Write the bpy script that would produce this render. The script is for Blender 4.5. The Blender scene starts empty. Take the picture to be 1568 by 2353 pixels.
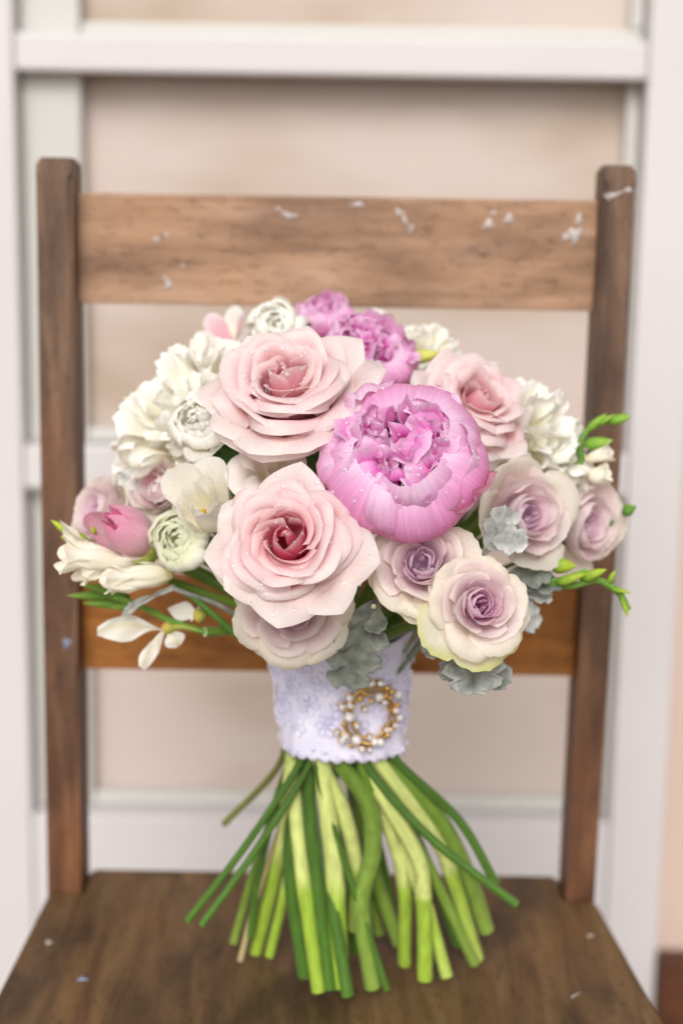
import bpy, bmesh, math, random
import numpy as np
from mathutils import Vector, Matrix, noise as mnoise

random.seed(7)
rng = np.random.default_rng(7)
R_ = math.radians
S = bpy.context.scene
COL = S.collection

# ------------------------------------------------------------------ camera
# picture coordinates below are in a 1568 x 2352 frame; FPX is the focal length in those pixels
FPX, CX, CY = 3700.0, 784.0, 1176.0
SEAT_Z = 0.45
CAM = Vector((0.0, -0.998, SEAT_Z + 0.461))
TH, RO = R_(11.4), R_(0.9)
fwd = Vector((0, math.cos(TH), -math.sin(TH)))
r0_, u0_ = Vector((1, 0, 0)), Vector((0, math.sin(TH), math.cos(TH)))
rgt = r0_ * math.cos(RO) + u0_ * math.sin(RO)
upv = u0_ * math.cos(RO) - r0_ * math.sin(RO)
cd = bpy.data.cameras.new('camera'); cam = bpy.data.objects.new('camera', cd); COL.objects.link(cam)
m = Matrix((rgt, upv, -fwd)).transposed().to_4x4(); m.translation = CAM
cam.matrix_world = m
cd.sensor_fit = 'VERTICAL'; cd.sensor_height = 36; cd.lens = 36 * FPX / 2352
cd.clip_start = 0.02; cd.clip_end = 100
cd.dof.use_dof = True; cd.dof.focus_distance = 0.795; cd.dof.aperture_fstop = cd.lens / 15.0
S.camera = cam

# ------------------------------------------------------------------ light
SUN_EL, SUN_ROT = R_(35), R_(187)
w = bpy.data.worlds.new('World'); S.world = w; w.use_nodes = True
nt = w.node_tree; bgn = nt.nodes['Background']
sky = nt.nodes.new('ShaderNodeTexSky'); sky.sky_type = 'NISHITA'; sky.sun_disc = False
sky.sun_elevation = SUN_EL; sky.sun_rotation = SUN_ROT; sky.dust_density = 4; sky.ozone_density = 0.6
hs = nt.nodes.new('ShaderNodeHueSaturation'); hs.inputs['Saturation'].default_value = 0.22   # an overcast, near-white sky
nt.links.new(sky.outputs[0], hs.inputs['Color']); nt.links.new(hs.outputs[0], bgn.inputs[0])
bgn.inputs[1].default_value = 0.12
sl = bpy.data.lights.new('sun', 'SUN'); sun = bpy.data.objects.new('sun', sl); COL.objects.link(sun)
sl.energy = 1.5; sl.angle = R_(28); sl.color = (1.0, 0.985, 0.965)
sun.rotation_euler = (R_(55), 0, R_(-7)); sun.location = (0, -2, 4)
S.view_settings.view_transform = 'Standard'; S.view_settings.look = 'None'
S.view_settings.exposure = 0.10; S.view_settings.gamma = 1
S.cycles.use_denoising = True
S.cycles.max_bounces = 10; S.cycles.diffuse_bounces = 5; S.cycles.transparent_max_bounces = 16

# ------------------------------------------------------------------ helpers
def ray(x, y):
    return fwd + rgt * ((x - CX) / FPX) + upv * ((CY - y) / FPX)
def P(x, y, d): return CAM + ray(x, y) * d                       # d = depth along the lens axis
def PY(x, y, Y): r = ray(x, y); return CAM + r * ((Y - CAM.y) / r.y)
def PZ(x, y, Z): r = ray(x, y); return CAM + r * ((Z - CAM.z) / r.z)
def depth_of(p): return (p - CAM).dot(fwd)

def lin(c):
    return tuple(((v / 255) / 12.92 if v <= 10.3 else (((v / 255) + 0.055) / 1.055) ** 2.4) for v in c)
def A(c): return np.array(lin(c))

def tag(o, label, cat, group=None):
    o['label'] = label; o['category'] = cat
    if group: o['group'] = group
    return o
def thing(name, loc, label, cat, group=None):
    o = bpy.data.objects.new(name, None); o.empty_display_size = 0.02; COL.objects.link(o); o.location = loc
    return tag(o, label, cat, group)
def link_mesh(name, me, mat, parent=None, smooth=True):
    o = bpy.data.objects.new(name, me); COL.objects.link(o)
    me.materials.append(mat)
    if smooth: me.polygons.foreach_set('use_smooth', [True] * len(me.polygons))
    if parent is not None: o.parent = parent
    return o
def mesh(name, V, F, mat, parent=None, cols=None, uvs=None, smooth=True):
    me = bpy.data.meshes.new(name)
    me.from_pydata([tuple(v) for v in V], [], F)
    if cols is not None:
        ca = me.color_attributes.new('col', 'FLOAT_COLOR', 'POINT')
        c4 = np.ones((len(V), 4), dtype=np.float32); c4[:, :3] = cols
        ca.data.foreach_set('color', c4.ravel())
    if uvs is not None:
        ul = me.uv_layers.new(name='uv')
        idx = np.zeros(len(me.loops), dtype=np.int32); me.loops.foreach_get('vertex_index', idx)
        ul.data.foreach_set('uv', np.asarray(uvs, dtype=np.float32)[idx].ravel())
    return link_mesh(name, me, mat, parent, smooth)
_gf = {}
def gridfaces(nv, nu, closed=False):
    k = (nv, nu, closed)
    if k not in _gf:
        f = []
        for i in range(nv - 1):
            for j in range(nu if closed else nu - 1):
                j2 = (j + 1) % nu
                f.append((i * nu + j, i * nu + j2, (i + 1) * nu + j2, (i + 1) * nu + j))
        _gf[k] = f
    return _gf[k]
def box(name, lo, hi, mat, parent=None, bevel=0.002, seg=2, origin=None):
    lo, hi = Vector(lo), Vector(hi)
    if origin is not None: lo, hi = lo - origin, hi - origin
    bm = bmesh.new(); bmesh.ops.create_cube(bm, size=1)
    for v in bm.verts: v.co = Vector([(lo[i] + hi[i]) / 2 + v.co[i] * (hi[i] - lo[i]) for i in range(3)])
    if bevel: bmesh.ops.bevel(bm, geom=bm.edges[:], offset=bevel, segments=seg, affect='EDGES', profile=0.6)
    me = bpy.data.meshes.new(name); bm.to_mesh(me); bm.free()
    o = link_mesh(name, me, mat, parent, smooth=False)
    return o

# ------------------------------------------------------------------ materials
def newmat(name):
    mt = bpy.data.materials.new(name); mt.use_nodes = True
    n = mt.node_tree.nodes; l = mt.node_tree.links
    return mt, n, l, n['Principled BSDF'], n['Material Output']
def nd(n, t, **kw):
    x = n.new(t)
    for k, v in kw.items():
        if hasattr(x, k): setattr(x, k, v)
        else: x.inputs[k].default_value = v
    return x
def ramp(n, stops, interp='LINEAR'):
    r = n.new('ShaderNodeValToRGB'); cr = r.color_ramp; cr.interpolation = interp
    while len(cr.elements) < len(stops): cr.elements.new(0.5)
    for e, (p, c) in zip(cr.elements, stops):
        e.position = p; e.color = (*c, 1) if len(c) == 3 else c
    return r

def petal_mat(name, trans=0.3, rough=0.5, bump=0.25, vein=60, veinamt=0.10):
    mt, n, l, b, out = newmat(name)
    at = nd(n, 'ShaderNodeAttribute', attribute_name='col')
    uv = nd(n, 'ShaderNodeUVMap', uv_map='uv')
    mp = nd(n, 'ShaderNodeMapping'); mp.inputs['Scale'].default_value = (vein, 3.0, 1)
    l.new(uv.outputs[0], mp.inputs[0])
    nz = nd(n, 'ShaderNodeTexNoise', Scale=1.0, Detail=3.0, Roughness=0.6); l.new(mp.outputs[0], nz.inputs['Vector'])
    tc = nd(n, 'ShaderNodeTexCoord')
    n2 = nd(n, 'ShaderNodeTexNoise', Scale=140.0, Detail=4.0); l.new(tc.outputs['Object'], n2.inputs['Vector'])
    mr = nd(n, 'ShaderNodeMapRange'); mr.inputs['To Min'].default_value = 1 - veinamt; mr.inputs['To Max'].default_value = 1 + veinamt * 0.7
    mr.inputs['From Min'].default_value = 0.3; mr.inputs['From Max'].default_value = 0.7
    l.new(nz.outputs[0], mr.inputs[0])
    mx = nd(n, 'ShaderNodeVectorMath', operation='SCALE'); l.new(at.outputs['Color'], mx.inputs[0]); l.new(mr.outputs[0], mx.inputs['Scale'])
    l.new(mx.outputs[0], b.inputs['Base Color'])
    b.inputs['Roughness'].default_value = rough; b.inputs['Specular IOR Level'].default_value = 0.3
    b.inputs['Sheen Weight'].default_value = 0.06
    ad = nd(n, 'ShaderNodeMath', operation='ADD'); l.new(nz.outputs[0], ad.inputs[0]); l.new(n2.outputs[0], ad.inputs[1])
    bp = nd(n, 'ShaderNodeBump', Strength=bump, Distance=0.0006); l.new(ad.outputs[0], bp.inputs['Height'])
    l.new(bp.outputs[0], b.inputs['Normal'])
    tr = nd(n, 'ShaderNodeBsdfTranslucent'); l.new(mx.outputs[0], tr.inputs[0]); l.new(bp.outputs[0], tr.inputs['Normal'])
    ms = nd(n, 'ShaderNodeMixShader', Fac=trans); l.new(b.outputs[0], ms.inputs[1]); l.new(tr.outputs[0], ms.inputs[2])
    l.new(ms.outputs[0], out.inputs[0])
    return mt
M_PETAL = petal_mat('petal_skin', trans=0.5, veinamt=0.05, bump=0.2)
M_PEONY = petal_mat('peony_skin', trans=0.42, rough=0.4, vein=40, veinamt=0.14)
M_WHITE = petal_mat('white_petal_skin', trans=0.34, rough=0.5, bump=0.2, veinamt=0.05)
M_LEAF = petal_mat('green_leaf_skin', trans=0.15, rough=0.45, bump=0.4, vein=14, veinamt=0.25)
M_STEM = petal_mat('stem_skin', trans=0.06, rough=0.36, bump=0.3, vein=9, veinamt=0.26)

def felt_mat():
    mt, n, l, b, out = newmat('grey_felt_leaf')
    at = nd(n, 'ShaderNodeAttribute', attribute_name='col')
    tc = nd(n, 'ShaderNodeTexCoord')
    v = nd(n, 'ShaderNodeTexVoronoi', Scale=420.0); l.new(tc.outputs['Object'], v.inputs['Vector'])
    nz = nd(n, 'ShaderNodeTexNoise', Scale=160.0, Detail=5.0); l.new(tc.outputs['Object'], nz.inputs['Vector'])
    mr = nd(n, 'ShaderNodeMapRange'); mr.inputs['To Min'].default_value = 0.6; mr.inputs['To Max'].default_value = 1.35
    mr.inputs['From Min'].default_value = 0.3; mr.inputs['From Max'].default_value = 0.7; l.new(nz.outputs[0], mr.inputs[0])
    mx = nd(n, 'ShaderNodeVectorMath', operation='SCALE'); l.new(at.outputs['Color'], mx.inputs[0]); l.new(mr.outputs[0], mx.inputs['Scale'])
    l.new(mx.outputs[0], b.inputs['Base Color']); b.inputs['Roughness'].default_value = 0.9
    b.inputs['Sheen Weight'].default_value = 0.35; b.inputs['Specular IOR Level'].default_value = 0.1
    ad = nd(n, 'ShaderNodeMath', operation='ADD'); l.new(nz.outputs[0], ad.inputs[0]); l.new(v.outputs[0], ad.inputs[1])
    bp = nd(n, 'ShaderNodeBump', Strength=0.5, Distance=0.001); l.new(ad.outputs[0], bp.inputs['Height']); l.new(bp.outputs[0], b.inputs['Normal'])
    return mt
M_FELT = felt_mat()

def drop_mat():
    mt, n, l, b, out = newmat('water_drop')
    n.remove(b)
    t = nd(n, 'ShaderNodeBsdfTransparent'); t.inputs[0].default_value = (1, 1, 1, 1)
    g = nd(n, 'ShaderNodeBsdfGlossy', Roughness=0.04)
    fr = nd(n, 'ShaderNodeFresnel', IOR=1.5)
    mr = nd(n, 'ShaderNodeMath', operation='MULTIPLY_ADD'); mr.inputs[1].default_value = 0.9; mr.inputs[2].default_value = 0.08; mr.use_clamp = True
    gm = nd(n, 'ShaderNodeNewGeometry'); iv = nd(n, 'ShaderNodeMath', operation='SUBTRACT'); iv.inputs[0].default_value = 1; l.new(gm.outputs['Backfacing'], iv.inputs[1])
    l.new(fr.outputs[0], mr.inputs[0])
    df = nd(n, 'ShaderNodeBsdfDiffuse'); df.inputs[0].default_value = (.95, .95, .96, 1)     # the bright caustic a bead of water gathers
    m0 = nd(n, 'ShaderNodeMixShader', Fac=0.26); l.new(t.outputs[0], m0.inputs[1]); l.new(df.outputs[0], m0.inputs[2])
    ms = nd(n, 'ShaderNodeMixShader'); mu = nd(n, 'ShaderNodeMath', operation='MULTIPLY'); l.new(mr.outputs[0], mu.inputs[0]); l.new(iv.outputs[0], mu.inputs[1])
    l.new(mu.outputs[0], ms.inputs[0]); l.new(m0.outputs[0], ms.inputs[1]); l.new(g.outputs[0], ms.inputs[2])
    l.new(ms.outputs[0], out.inputs[0])
    return mt
M_DROP = drop_mat()

def wood(name, dark, mid, light, axis=0, rough=0.55, scale=1.0, stain=0.5, lower=None, zr=(0.45, 0.86)):
    """worn timber: stretched grain along one axis, broad stains, small scuffs; lower = colour towards the foot"""
    mt, n, l, b, out = newmat(name)
    tc = nd(n, 'ShaderNodeTexCoord')
    mp = nd(n, 'ShaderNodeMapping'); sc = [34 * scale] * 3; sc[axis] = 3.5 * scale; mp.inputs['Scale'].default_value = sc
    l.new(tc.outputs['Object'], mp.inputs[0])
    g = nd(n, 'ShaderNodeTexNoise', Scale=2.2, Detail=7.0, Roughness=0.62, Distortion=0.8); l.new(mp.outputs[0], g.inputs['Vector'])
    mp2 = nd(n, 'ShaderNodeMapping'); s2 = [30] * 3; s2[axis] = 11; mp2.inputs['Scale'].default_value = s2; l.new(tc.outputs['Object'], mp2.inputs[0])
    s = nd(n, 'ShaderNodeTexNoise', Scale=0.9, Detail=5.0, Roughness=0.55); l.new(mp2.outputs[0], s.inputs['Vector'])
    r1 = ramp(n, [(0.25, lin(dark)), (0.5, lin(mid)), (0.78, lin(light))]); l.new(g.outputs[0], r1.inputs[0])
    r2 = ramp(n, [(0.36, (0.38, 0.34, 0.33)), (0.52, (1, 1, 1)), (0.72, (1.16, 1.05, 0.9))]); l.new(s.outputs[0], r2.inputs[0])
    mx = nd(n, 'ShaderNodeMix', data_type='RGBA', blend_type='MULTIPLY'); mx.inputs[0].default_value = stain
    l.new(r1.outputs[0], mx.inputs[6]); l.new(r2.outputs[0], mx.inputs[7])
    fs = nd(n, 'ShaderNodeTexNoise', Scale=9.0, Detail=6.0, Roughness=0.7); l.new(mp2.outputs[0], fs.inputs['Vector'])   # knocks and grime
    r3 = ramp(n, [(0.33, (0.48, 0.44, 0.42)), (0.46, (1, 1, 1)), (0.64, (1.0, 1.0, 1.0)), (0.74, (1.14, 1.13, 1.12))]); l.new(fs.outputs[0], r3.inputs[0])
    m3 = nd(n, 'ShaderNodeMix', data_type='RGBA', blend_type='MULTIPLY'); m3.inputs[0].default_value = 0.8; l.new(mx.outputs[2], m3.inputs[6]); l.new(r3.outputs[0], m3.inputs[7])
    last = m3.outputs[2]
    if lower:
        ge = nd(n, 'ShaderNodeNewGeometry'); sp = nd(n, 'ShaderNodeSeparateXYZ'); l.new(ge.outputs['Position'], sp.inputs[0])
        mr = nd(n, 'ShaderNodeMapRange'); mr.inputs['From Min'].default_value = zr[0]; mr.inputs['From Max'].default_value = zr[1]
        mr.inputs['To Min'].default_value = 1; mr.inputs['To Max'].default_value = 0; l.new(sp.outputs['Z'], mr.inputs[0])
        nn = nd(n, 'ShaderNodeMath', operation='MULTIPLY_ADD'); nn.inputs[1].default_value = 0.9; nn.use_clamp = True
        sub = nd(n, 'ShaderNodeMath', operation='SUBTRACT'); sub.inputs[1].default_value = 0.5; l.new(s.outputs[0], sub.inputs[0])
        l.new(sub.outputs[0], nn.inputs[0]); l.new(mr.outputs[0], nn.inputs[2])
        m2 = nd(n, 'ShaderNodeMix', data_type='RGBA', blend_type='MULTIPLY'); l.new(nn.outputs[0], m2.inputs[0])
        l.new(last, m2.inputs[6]); m2.inputs[7].default_value = (*lower, 1); last = m2.outputs[2]
    l.new(last, b.inputs['Base Color'])
    rr = nd(n, 'ShaderNodeMapRange'); rr.inputs['To Min'].default_value = rough - 0.15; rr.inputs['To Max'].default_value = rough + 0.2
    l.new(s.outputs[0], rr.inputs[0]); l.new(rr.outputs[0], b.inputs['Roughness'])
    b.inputs['Specular IOR Level'].default_value = 0.35
    bp = nd(n, 'ShaderNodeBump', Strength=0.25, Distance=0.001); l.new(g.outputs[0], bp.inputs['Height']); l.new(bp.outputs[0], b.inputs['Normal'])
    return mt
def paint(name, c, var=0.06, rough=0.5, scale=3.0, tint=None, bump=0.1):
    mt, n, l, b, out = newmat(name)
    tc = nd(n, 'ShaderNodeTexCoord')
    nz = nd(n, 'ShaderNodeTexNoise', Scale=scale, Detail=4.0); l.new(tc.outputs['Object'], nz.inputs['Vector'])
    c = np.array(lin(c)); t = np.array(lin(tint)) if tint else c * (1 - var)
    r = ramp(n, [(0.35, tuple(t)), (0.62, tuple(c))]); l.new(nz.outputs[0], r.inputs[0]); l.new(r.outputs[0], b.inputs['Base Color'])
    b.inputs['Roughness'].default_value = rough
    n3 = nd(n, 'ShaderNodeTexNoise', Scale=90.0, Detail=4.0); l.new(tc.outputs['Object'], n3.inputs['Vector'])
    bp = nd(n, 'ShaderNodeBump', Strength=bump, Distance=0.001); l.new(n3.outputs[0], bp.inputs['Height']); l.new(bp.outputs[0], b.inputs['Normal'])
    return mt

# ------------------------------------------------------------------ setting: floor, wall, glazed door
YD = 0.42
M_WALL = paint('beige_wall', (206, 182, 168), 0.08, 0.8)
M_FRAME = paint('white_gloss_paint', (208, 203, 203), 0.05, 0.45)
M_FRAME2 = paint('offwhite_inner_paint', (200, 198, 192), 0.06, 0.55)
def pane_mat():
    mt, n, l, b, out = newmat('beige_pane_reflections')
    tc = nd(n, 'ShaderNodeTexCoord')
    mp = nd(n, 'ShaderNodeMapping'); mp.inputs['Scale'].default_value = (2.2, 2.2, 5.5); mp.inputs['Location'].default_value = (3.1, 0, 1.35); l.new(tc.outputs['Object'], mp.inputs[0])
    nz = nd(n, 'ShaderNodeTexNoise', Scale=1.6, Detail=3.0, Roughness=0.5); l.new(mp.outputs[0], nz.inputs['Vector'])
    r = ramp(n, [(0.28, lin((166, 146, 124))), (0.42, lin((186, 168, 154))), (0.55, lin((196, 180, 171))), (0.8, lin((200, 185, 175)))]); l.new(nz.outputs[0], r.inputs[0])  # reflections in the glass painted in as uneven tan and beige tones
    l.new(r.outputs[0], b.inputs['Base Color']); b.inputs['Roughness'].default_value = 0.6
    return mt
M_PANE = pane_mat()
M_PLINTH = wood('brown_plinth', (70, 40, 22), (90, 52, 30), (110, 66, 40), axis=0)
M_FLOOR = paint('floor_cement', (150, 138, 126), 0.15, 0.8, 5)
fl = mesh('floor', [(-6, -6, 0), (6, -6, 0), (6, 3, 0), (-6, 3, 0)], [(0, 1, 2, 3)], M_FLOOR, smooth=False); fl['kind'] = 'structure'
xL = PY(30, 100, YD).x; xR = PY(1482, 300, YD).x; xR2 = PY(1553, 1400, YD).x
xR2 = max(xR2, xR + 0.03)
def zrow(y): return PY(784, y, YD).z
DOOR_TOP = 2.05
door = thing('glazed_door', ((xL + xR) / 2, YD, 0), 'white painted panelled door with beige panes behind the chair', 'door')
DO = Vector(door.location)
def dbox(nm, lo, hi, mat, bevel=0.003): return box(nm, lo, hi, mat, door, bevel, 2, DO)
dbox('stile', (xL - 0.10, YD, 0.0), (xL, YD + 0.045, DOOR_TOP), M_FRAME)
dbox('stile', (xR, YD, 0.0), (xR2, YD + 0.045, DOOR_TOP), M_FRAME)
rails = [(zrow(172), zrow(84)), (zrow(1135), zrow(1035)), (0.012, zrow(1885)), (DOOR_TOP - 0.09, DOOR_TOP)]
for a, b_ in rails: dbox('rail', (xL + 0.0005, YD + 0.002, a), (xR - 0.0005, YD + 0.043, b_), M_FRAME)
xi0, xi1 = PY(52, 280, YD + .03).x, PY(188, 280, YD + .03).x
spans = [(rails[0][1], DOOR_TOP - 0.09), (rails[1][1], rails[0][0]), (rails[2][1], rails[1][0])]
for a, b_ in spans:
    dbox('inner_board', (xi0, YD + 0.026, a + 0.0005), (xi1, YD + 0.048, b_ - 0.0005), M_FRAME2)
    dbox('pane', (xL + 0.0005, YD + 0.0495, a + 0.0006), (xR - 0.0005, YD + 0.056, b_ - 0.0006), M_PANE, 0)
    t = 0.012   # glazing bead round each pane
    dbox('glazing_bead', (xi1 + 0.0008, YD + 0.030, a + 0.0008), (xR - 0.0008, YD + 0.049, a + t), M_FRAME2)
    dbox('glazing_bead', (xR - t, YD + 0.030, a + t + 0.0005), (xR - 0.0009, YD + 0.049, b_ - 0.001), M_FRAME2)
wl = box('wall', (-3.0, YD + 0.06, 0), (3.0, YD + 0.16, 2.6), M_WALL, None, 0); wl['kind'] = 'structure'
wr = box('wall_reveal', (xR2 + 0.001, YD + 0.02, 0), (3.0, YD + 0.0595, 2.6), M_WALL, None, 0); wr['kind'] = 'structure'
zp = PY(1540, 2200, YD).z
pl = box('skirting_board', (xR2 + 0.0015, YD - 0.012, 0), (3.0, YD + 0.0195, zp), M_PLINTH, None, 0.003); pl['kind'] = 'structure'
#@@CHAIR
# ------------------------------------------------------------------ chair
M_POST = wood('worn_post_timber', (72, 52, 40), (108, 82, 64), (140, 112, 92), axis=2, lower=(0.92, 0.66, 0.46), zr=(0.44, 0.86), stain=0.75)
M_RAIL = wood('worn_rail_timber', (136, 102, 78), (166, 130, 102), (188, 154, 130), axis=0, stain=0.6)
M_RAIL2 = wood('orange_rail_timber', (128, 78, 30), (166, 104, 44), (190, 128, 64), axis=0, stain=0.5)
M_SEAT = wood('dark_seat_timber', (74, 52, 32), (98, 73, 46), (120, 95, 64), axis=1, stain=0.9, rough=0.6)
def post_x(xt, xb): return PY(xt, 420, 0).x, PY(xb, 2030, 0).x
Llo = post_x(82, 110); Lhi = post_x(166, 186)
Rlo = post_x(1386, 1300); Rhi = post_x(1460, 1366)
ztopL, ztopR = PY(125, 362, 0.015).z, PY(1420, 380, 0.015).z
chair = thing('wooden_chair', ((Llo[0] + Rhi[0]) / 2, 0.0, 0), 'worn brown wooden chair with ladder back and paint marks, carrying the bouquet', 'chair')
CO = Vector(chair.location)
def post(xa, xb, zt):
    """xa, xb = (upper, lower) x of the two side faces; runs to the floor as the back leg"""
    bm = bmesh.new(); D = 0.036
    rows = []
    zs = [0.0, 0.2, SEAT_Z, 0.6, 0.75, zt - 0.012, zt - 0.004, zt]
    for z in zs:
        t = min(max((z - SEAT_Z) / (0.86 - SEAT_Z), 0), 1)
        a = xa[1] + (xa[0] - xa[1]) * t; b = xb[1] + (xb[0] - xb[1]) * t
        i = 0.0
        if z > zt - 0.011: i = 0.0006 if z < zt - 0.001 else 0.0032
        rows.append([bm.verts.new((x - CO.x, y, z)) for x, y in ((a + i, 0 + i), (b - i, 0 + i), (b - i, D - i), (a + i, D - i))])
    for r, s in zip(rows[:-1], rows[1:]):
        for k in range(4): bm.faces.new((r[k], r[(k + 1) % 4], s[(k + 1) % 4], s[k]))
    bm.faces.new(rows[0][::-1]); bm.faces.new(rows[-1])
    ed = [e for e in bm.edges if abs(e.verts[0].co.z - e.verts[1].co.z) > 0.02]
    bmesh.ops.bevel(bm, geom=ed, offset=0.0025, segments=2, affect='EDGES')
    me = bpy.data.meshes.new('back_post'); bm.to_mesh(me); bm.free()
    return link_mesh('back_post', me, M_POST, chair, smooth=False)
post(Llo, Lhi, ztopL); post(Rlo, Rhi, ztopR)
RF = 0.020                                     # rails sit back between the posts
def rail(nm, yt, yb, mat):
    zt = PY(775, yt, RF).z; zb = PY(775, yb, RF).z
    z = (zt + zb) / 2; t = min(max((z - SEAT_Z) / (0.86 - SEAT_Z), 0), 1)
    a = Lhi[1] + (Lhi[0] - Lhi[1]) * t - 0.001; b = Rlo[1] + (Rlo[0] - Rlo[1]) * t + 0.001
    return box(nm, (a, RF, zb), (b, RF + 0.013, zt), mat, chair, 0.0018, 2, CO)
rail('back_rail', 452, 706, M_RAIL); rail('back_rail', 1330, 1546, M_RAIL2)
# seat: flares to the front, notched round nothing: the posts stand through its back corners
sL0, sL1 = PZ(112, 2064, SEAT_Z), PZ(0, 2280, SEAT_Z)
sR0, sR1 = PZ(1364, 2076, SEAT_Z), PZ(1523, 2352, SEAT_Z)
kL = (sL1.x - sL0.x) / (sL1.y - sL0.y); kR = (sR1.x - sR0.x) / (sR1.y - sR0.y)
yb_ = PZ(740, 2001, SEAT_Z).y; yf_ = -0.315
bm = bmesh.new()
pts = [(Lhi[1] + 0.0008, yb_), (Lhi[1] + 0.0008, 0.003 - 0.004), (sL0.x - 0.002, -0.001), (sL0.x + kL * (yf_ + 0.03 - sL0.y), yf_ + 0.03), (sL0.x + kL * (yf_ - sL0.y) + 0.03, yf_),
       (sR0.x + kR * (yf_ - sR0.y) - 0.03, yf_), (sR0.x + kR * (yf_ + 0.03 - sR0.y), yf_ + 0.03), (sR0.x + 0.002, -0.001), (Rlo[1] - 0.0008, 0.003 - 0.004), (Rlo[1] - 0.0008, yb_)]
f = bm.faces.new([bm.verts.new((x - CO.x, y, SEAT_Z - 0.018)) for x, y in pts])
ex = bmesh.ops.extrude_face_region(bm, geom=[f])
for v in ex['geom']:
    if isinstance(v, bmesh.types.BMVert): v.co.z = SEAT_Z
bmesh.ops.recalc_face_normals(bm, faces=bm.faces[:])
bmesh.ops.bevel(bm, geom=[e for e in bm.edges if all(v.co.z > SEAT_Z - 0.001 for v in e.verts)], offset=0.003, segments=3, affect='EDGES')
me = bpy.data.meshes.new('seat'); bm.to_mesh(me); bm.free(); link_mesh('seat', me, M_SEAT, chair, smooth=False)
for x in (sL0.x + kL * (-0.27), sR0.x + kR * (-0.27)):
    sgn = 1 if x < 0 else -1
    box('front_leg', (x + sgn * 0.010 - 0.013, -0.285, 0), (x + sgn * 0.010 + 0.013, -0.255, SEAT_Z - 0.0185), M_POST, chair, 0.002, 2, CO)
for sx in (-1, 1):                             # side stretchers
    x = (Llo[1] + Lhi[1]) / 2 if sx < 0 else (Rlo[1] + Rhi[1]) / 2
    xf = sL0.x + kL * (-0.27) + 0.010 if sx < 0 else sR0.x + kR * (-0.27) - 0.010
    V = []
    for (xx, yy) in ((x, 0.001), (xf, -0.2545)):
        for dx, dz in ((-.007, -.012), (.007, -.012), (.007, .012), (-.007, .012)): V.append((xx + dx - CO.x, yy, 0.20 + dz))
    mesh('stretcher', V, [(0, 1, 2, 3), (7, 6, 5, 4), (0, 4, 5, 1), (1, 5, 6, 2), (2, 6, 7, 3), (3, 7, 4, 0)], M_POST, chair, smooth=False)
# dried paint marks on the timber
M_MARK = paint('dried_white_paint', (194, 183, 178), 0.1, 0.6, 40); M_MARKB = paint('dried_blue_paint', (136, 146, 170), 0.1, 0.6, 40)
def mark(x, y, rx, ry, Y=None, mat=M_MARK, n=16, ang=0):
    V = []; c = None
    ph = random.random() * 9; rx, ry = rx * .85, ry * .85
    for k in range(n + 1):
        if k == 0: px, py = x, y
        else:
            a = 2 * math.pi * k / n; q = 1 + 0.35 * math.sin(3 * a + ph) + 0.2 * math.sin(5 * a + 2 * ph)
            ex, ey = rx * math.cos(a) * q, ry * math.sin(a) * q
            px, py = x + ex * math.cos(ang) - ey * math.sin(ang), y + ex * math.sin(ang) + ey * math.cos(ang)
        p = PY(px, py, Y) if Y is not None else PZ(px, py, SEAT_Z + 0.0004)
        V.append(p - CO)
    d = Vector((0, 0.0007 if Y is not None else 0, 0 if Y is not None else -0.0006))
    V2 = V + [v + d for v in V[1:]]
    F = [(0, k, k % n + 1) for k in range(1, n + 1)] + [(k, n + k, n + k % n + 1, k % n + 1) for k in range(1, n + 1)]
    mesh('paint_mark', V2, F, mat, chair)
RY = RF - 0.0004
for a in ((665, 495, 22, 7, .2), (640, 480, 9, 4, .5), (822, 470, 20, 6, 0), (915, 488, 8, 12, -.3), (930, 505, 5, 22, -.35), (943, 525, 7, 11, 0),
          (1122, 515, 13, 14, .2), (1133, 490, 8, 6, 0), (1168, 503, 11, 14, .3), (1320, 540, 17, 22, .3), (1328, 505, 9, 16, .2), (1300, 545, 12, 9, 0),
          (360, 550, 9, 8, 0), (382, 540, 7, 5, 0), (387, 655, 10, 13, .2), (380, 640, 6, 7, 0), (420, 610, 6, 4, 0)):
    mark(*a[:4], Y=RY, ang=a[4])
for a in ((1408, 448, 20, 7, -.2), (1440, 437, 14, 6, -.2), (1395, 452, 8, 8, 0)): mark(*a[:4], Y=-0.0004, ang=a[4])
mark(154, 1478, 10, 13, Y=-0.0004, mat=M_MARKB)
mark(190, 2247, 12, 5, mat=M_MARKB); mark(112, 2163, 8, 5); mark(1355, 2148, 9, 2.5, ang=-.2); mark(1320, 2285, 12, 1.5, ang=-.5)

# ------------------------------------------------------------------ flowers: petals, stems, leaves
def smooth(x, a, b):
    t = np.clip((x - a) / (b - a), 0, 1); return t * t * (3 - 2 * t)
def wav(u, k, seed):                           # smooth 1-D noise from a few sines
    r = np.random.default_rng(seed); o = 0 * u
    for i in range(1, 4): o = o + np.sin(u * k * i * (0.7 + 0.6 * r.random()) + r.random() * 6.28) / i
    return o / 1.8
WS_V, WS_H = [0, .2, .45, .7, .9, 1], [.45, .75, .95, 1, .96, .86]

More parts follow.
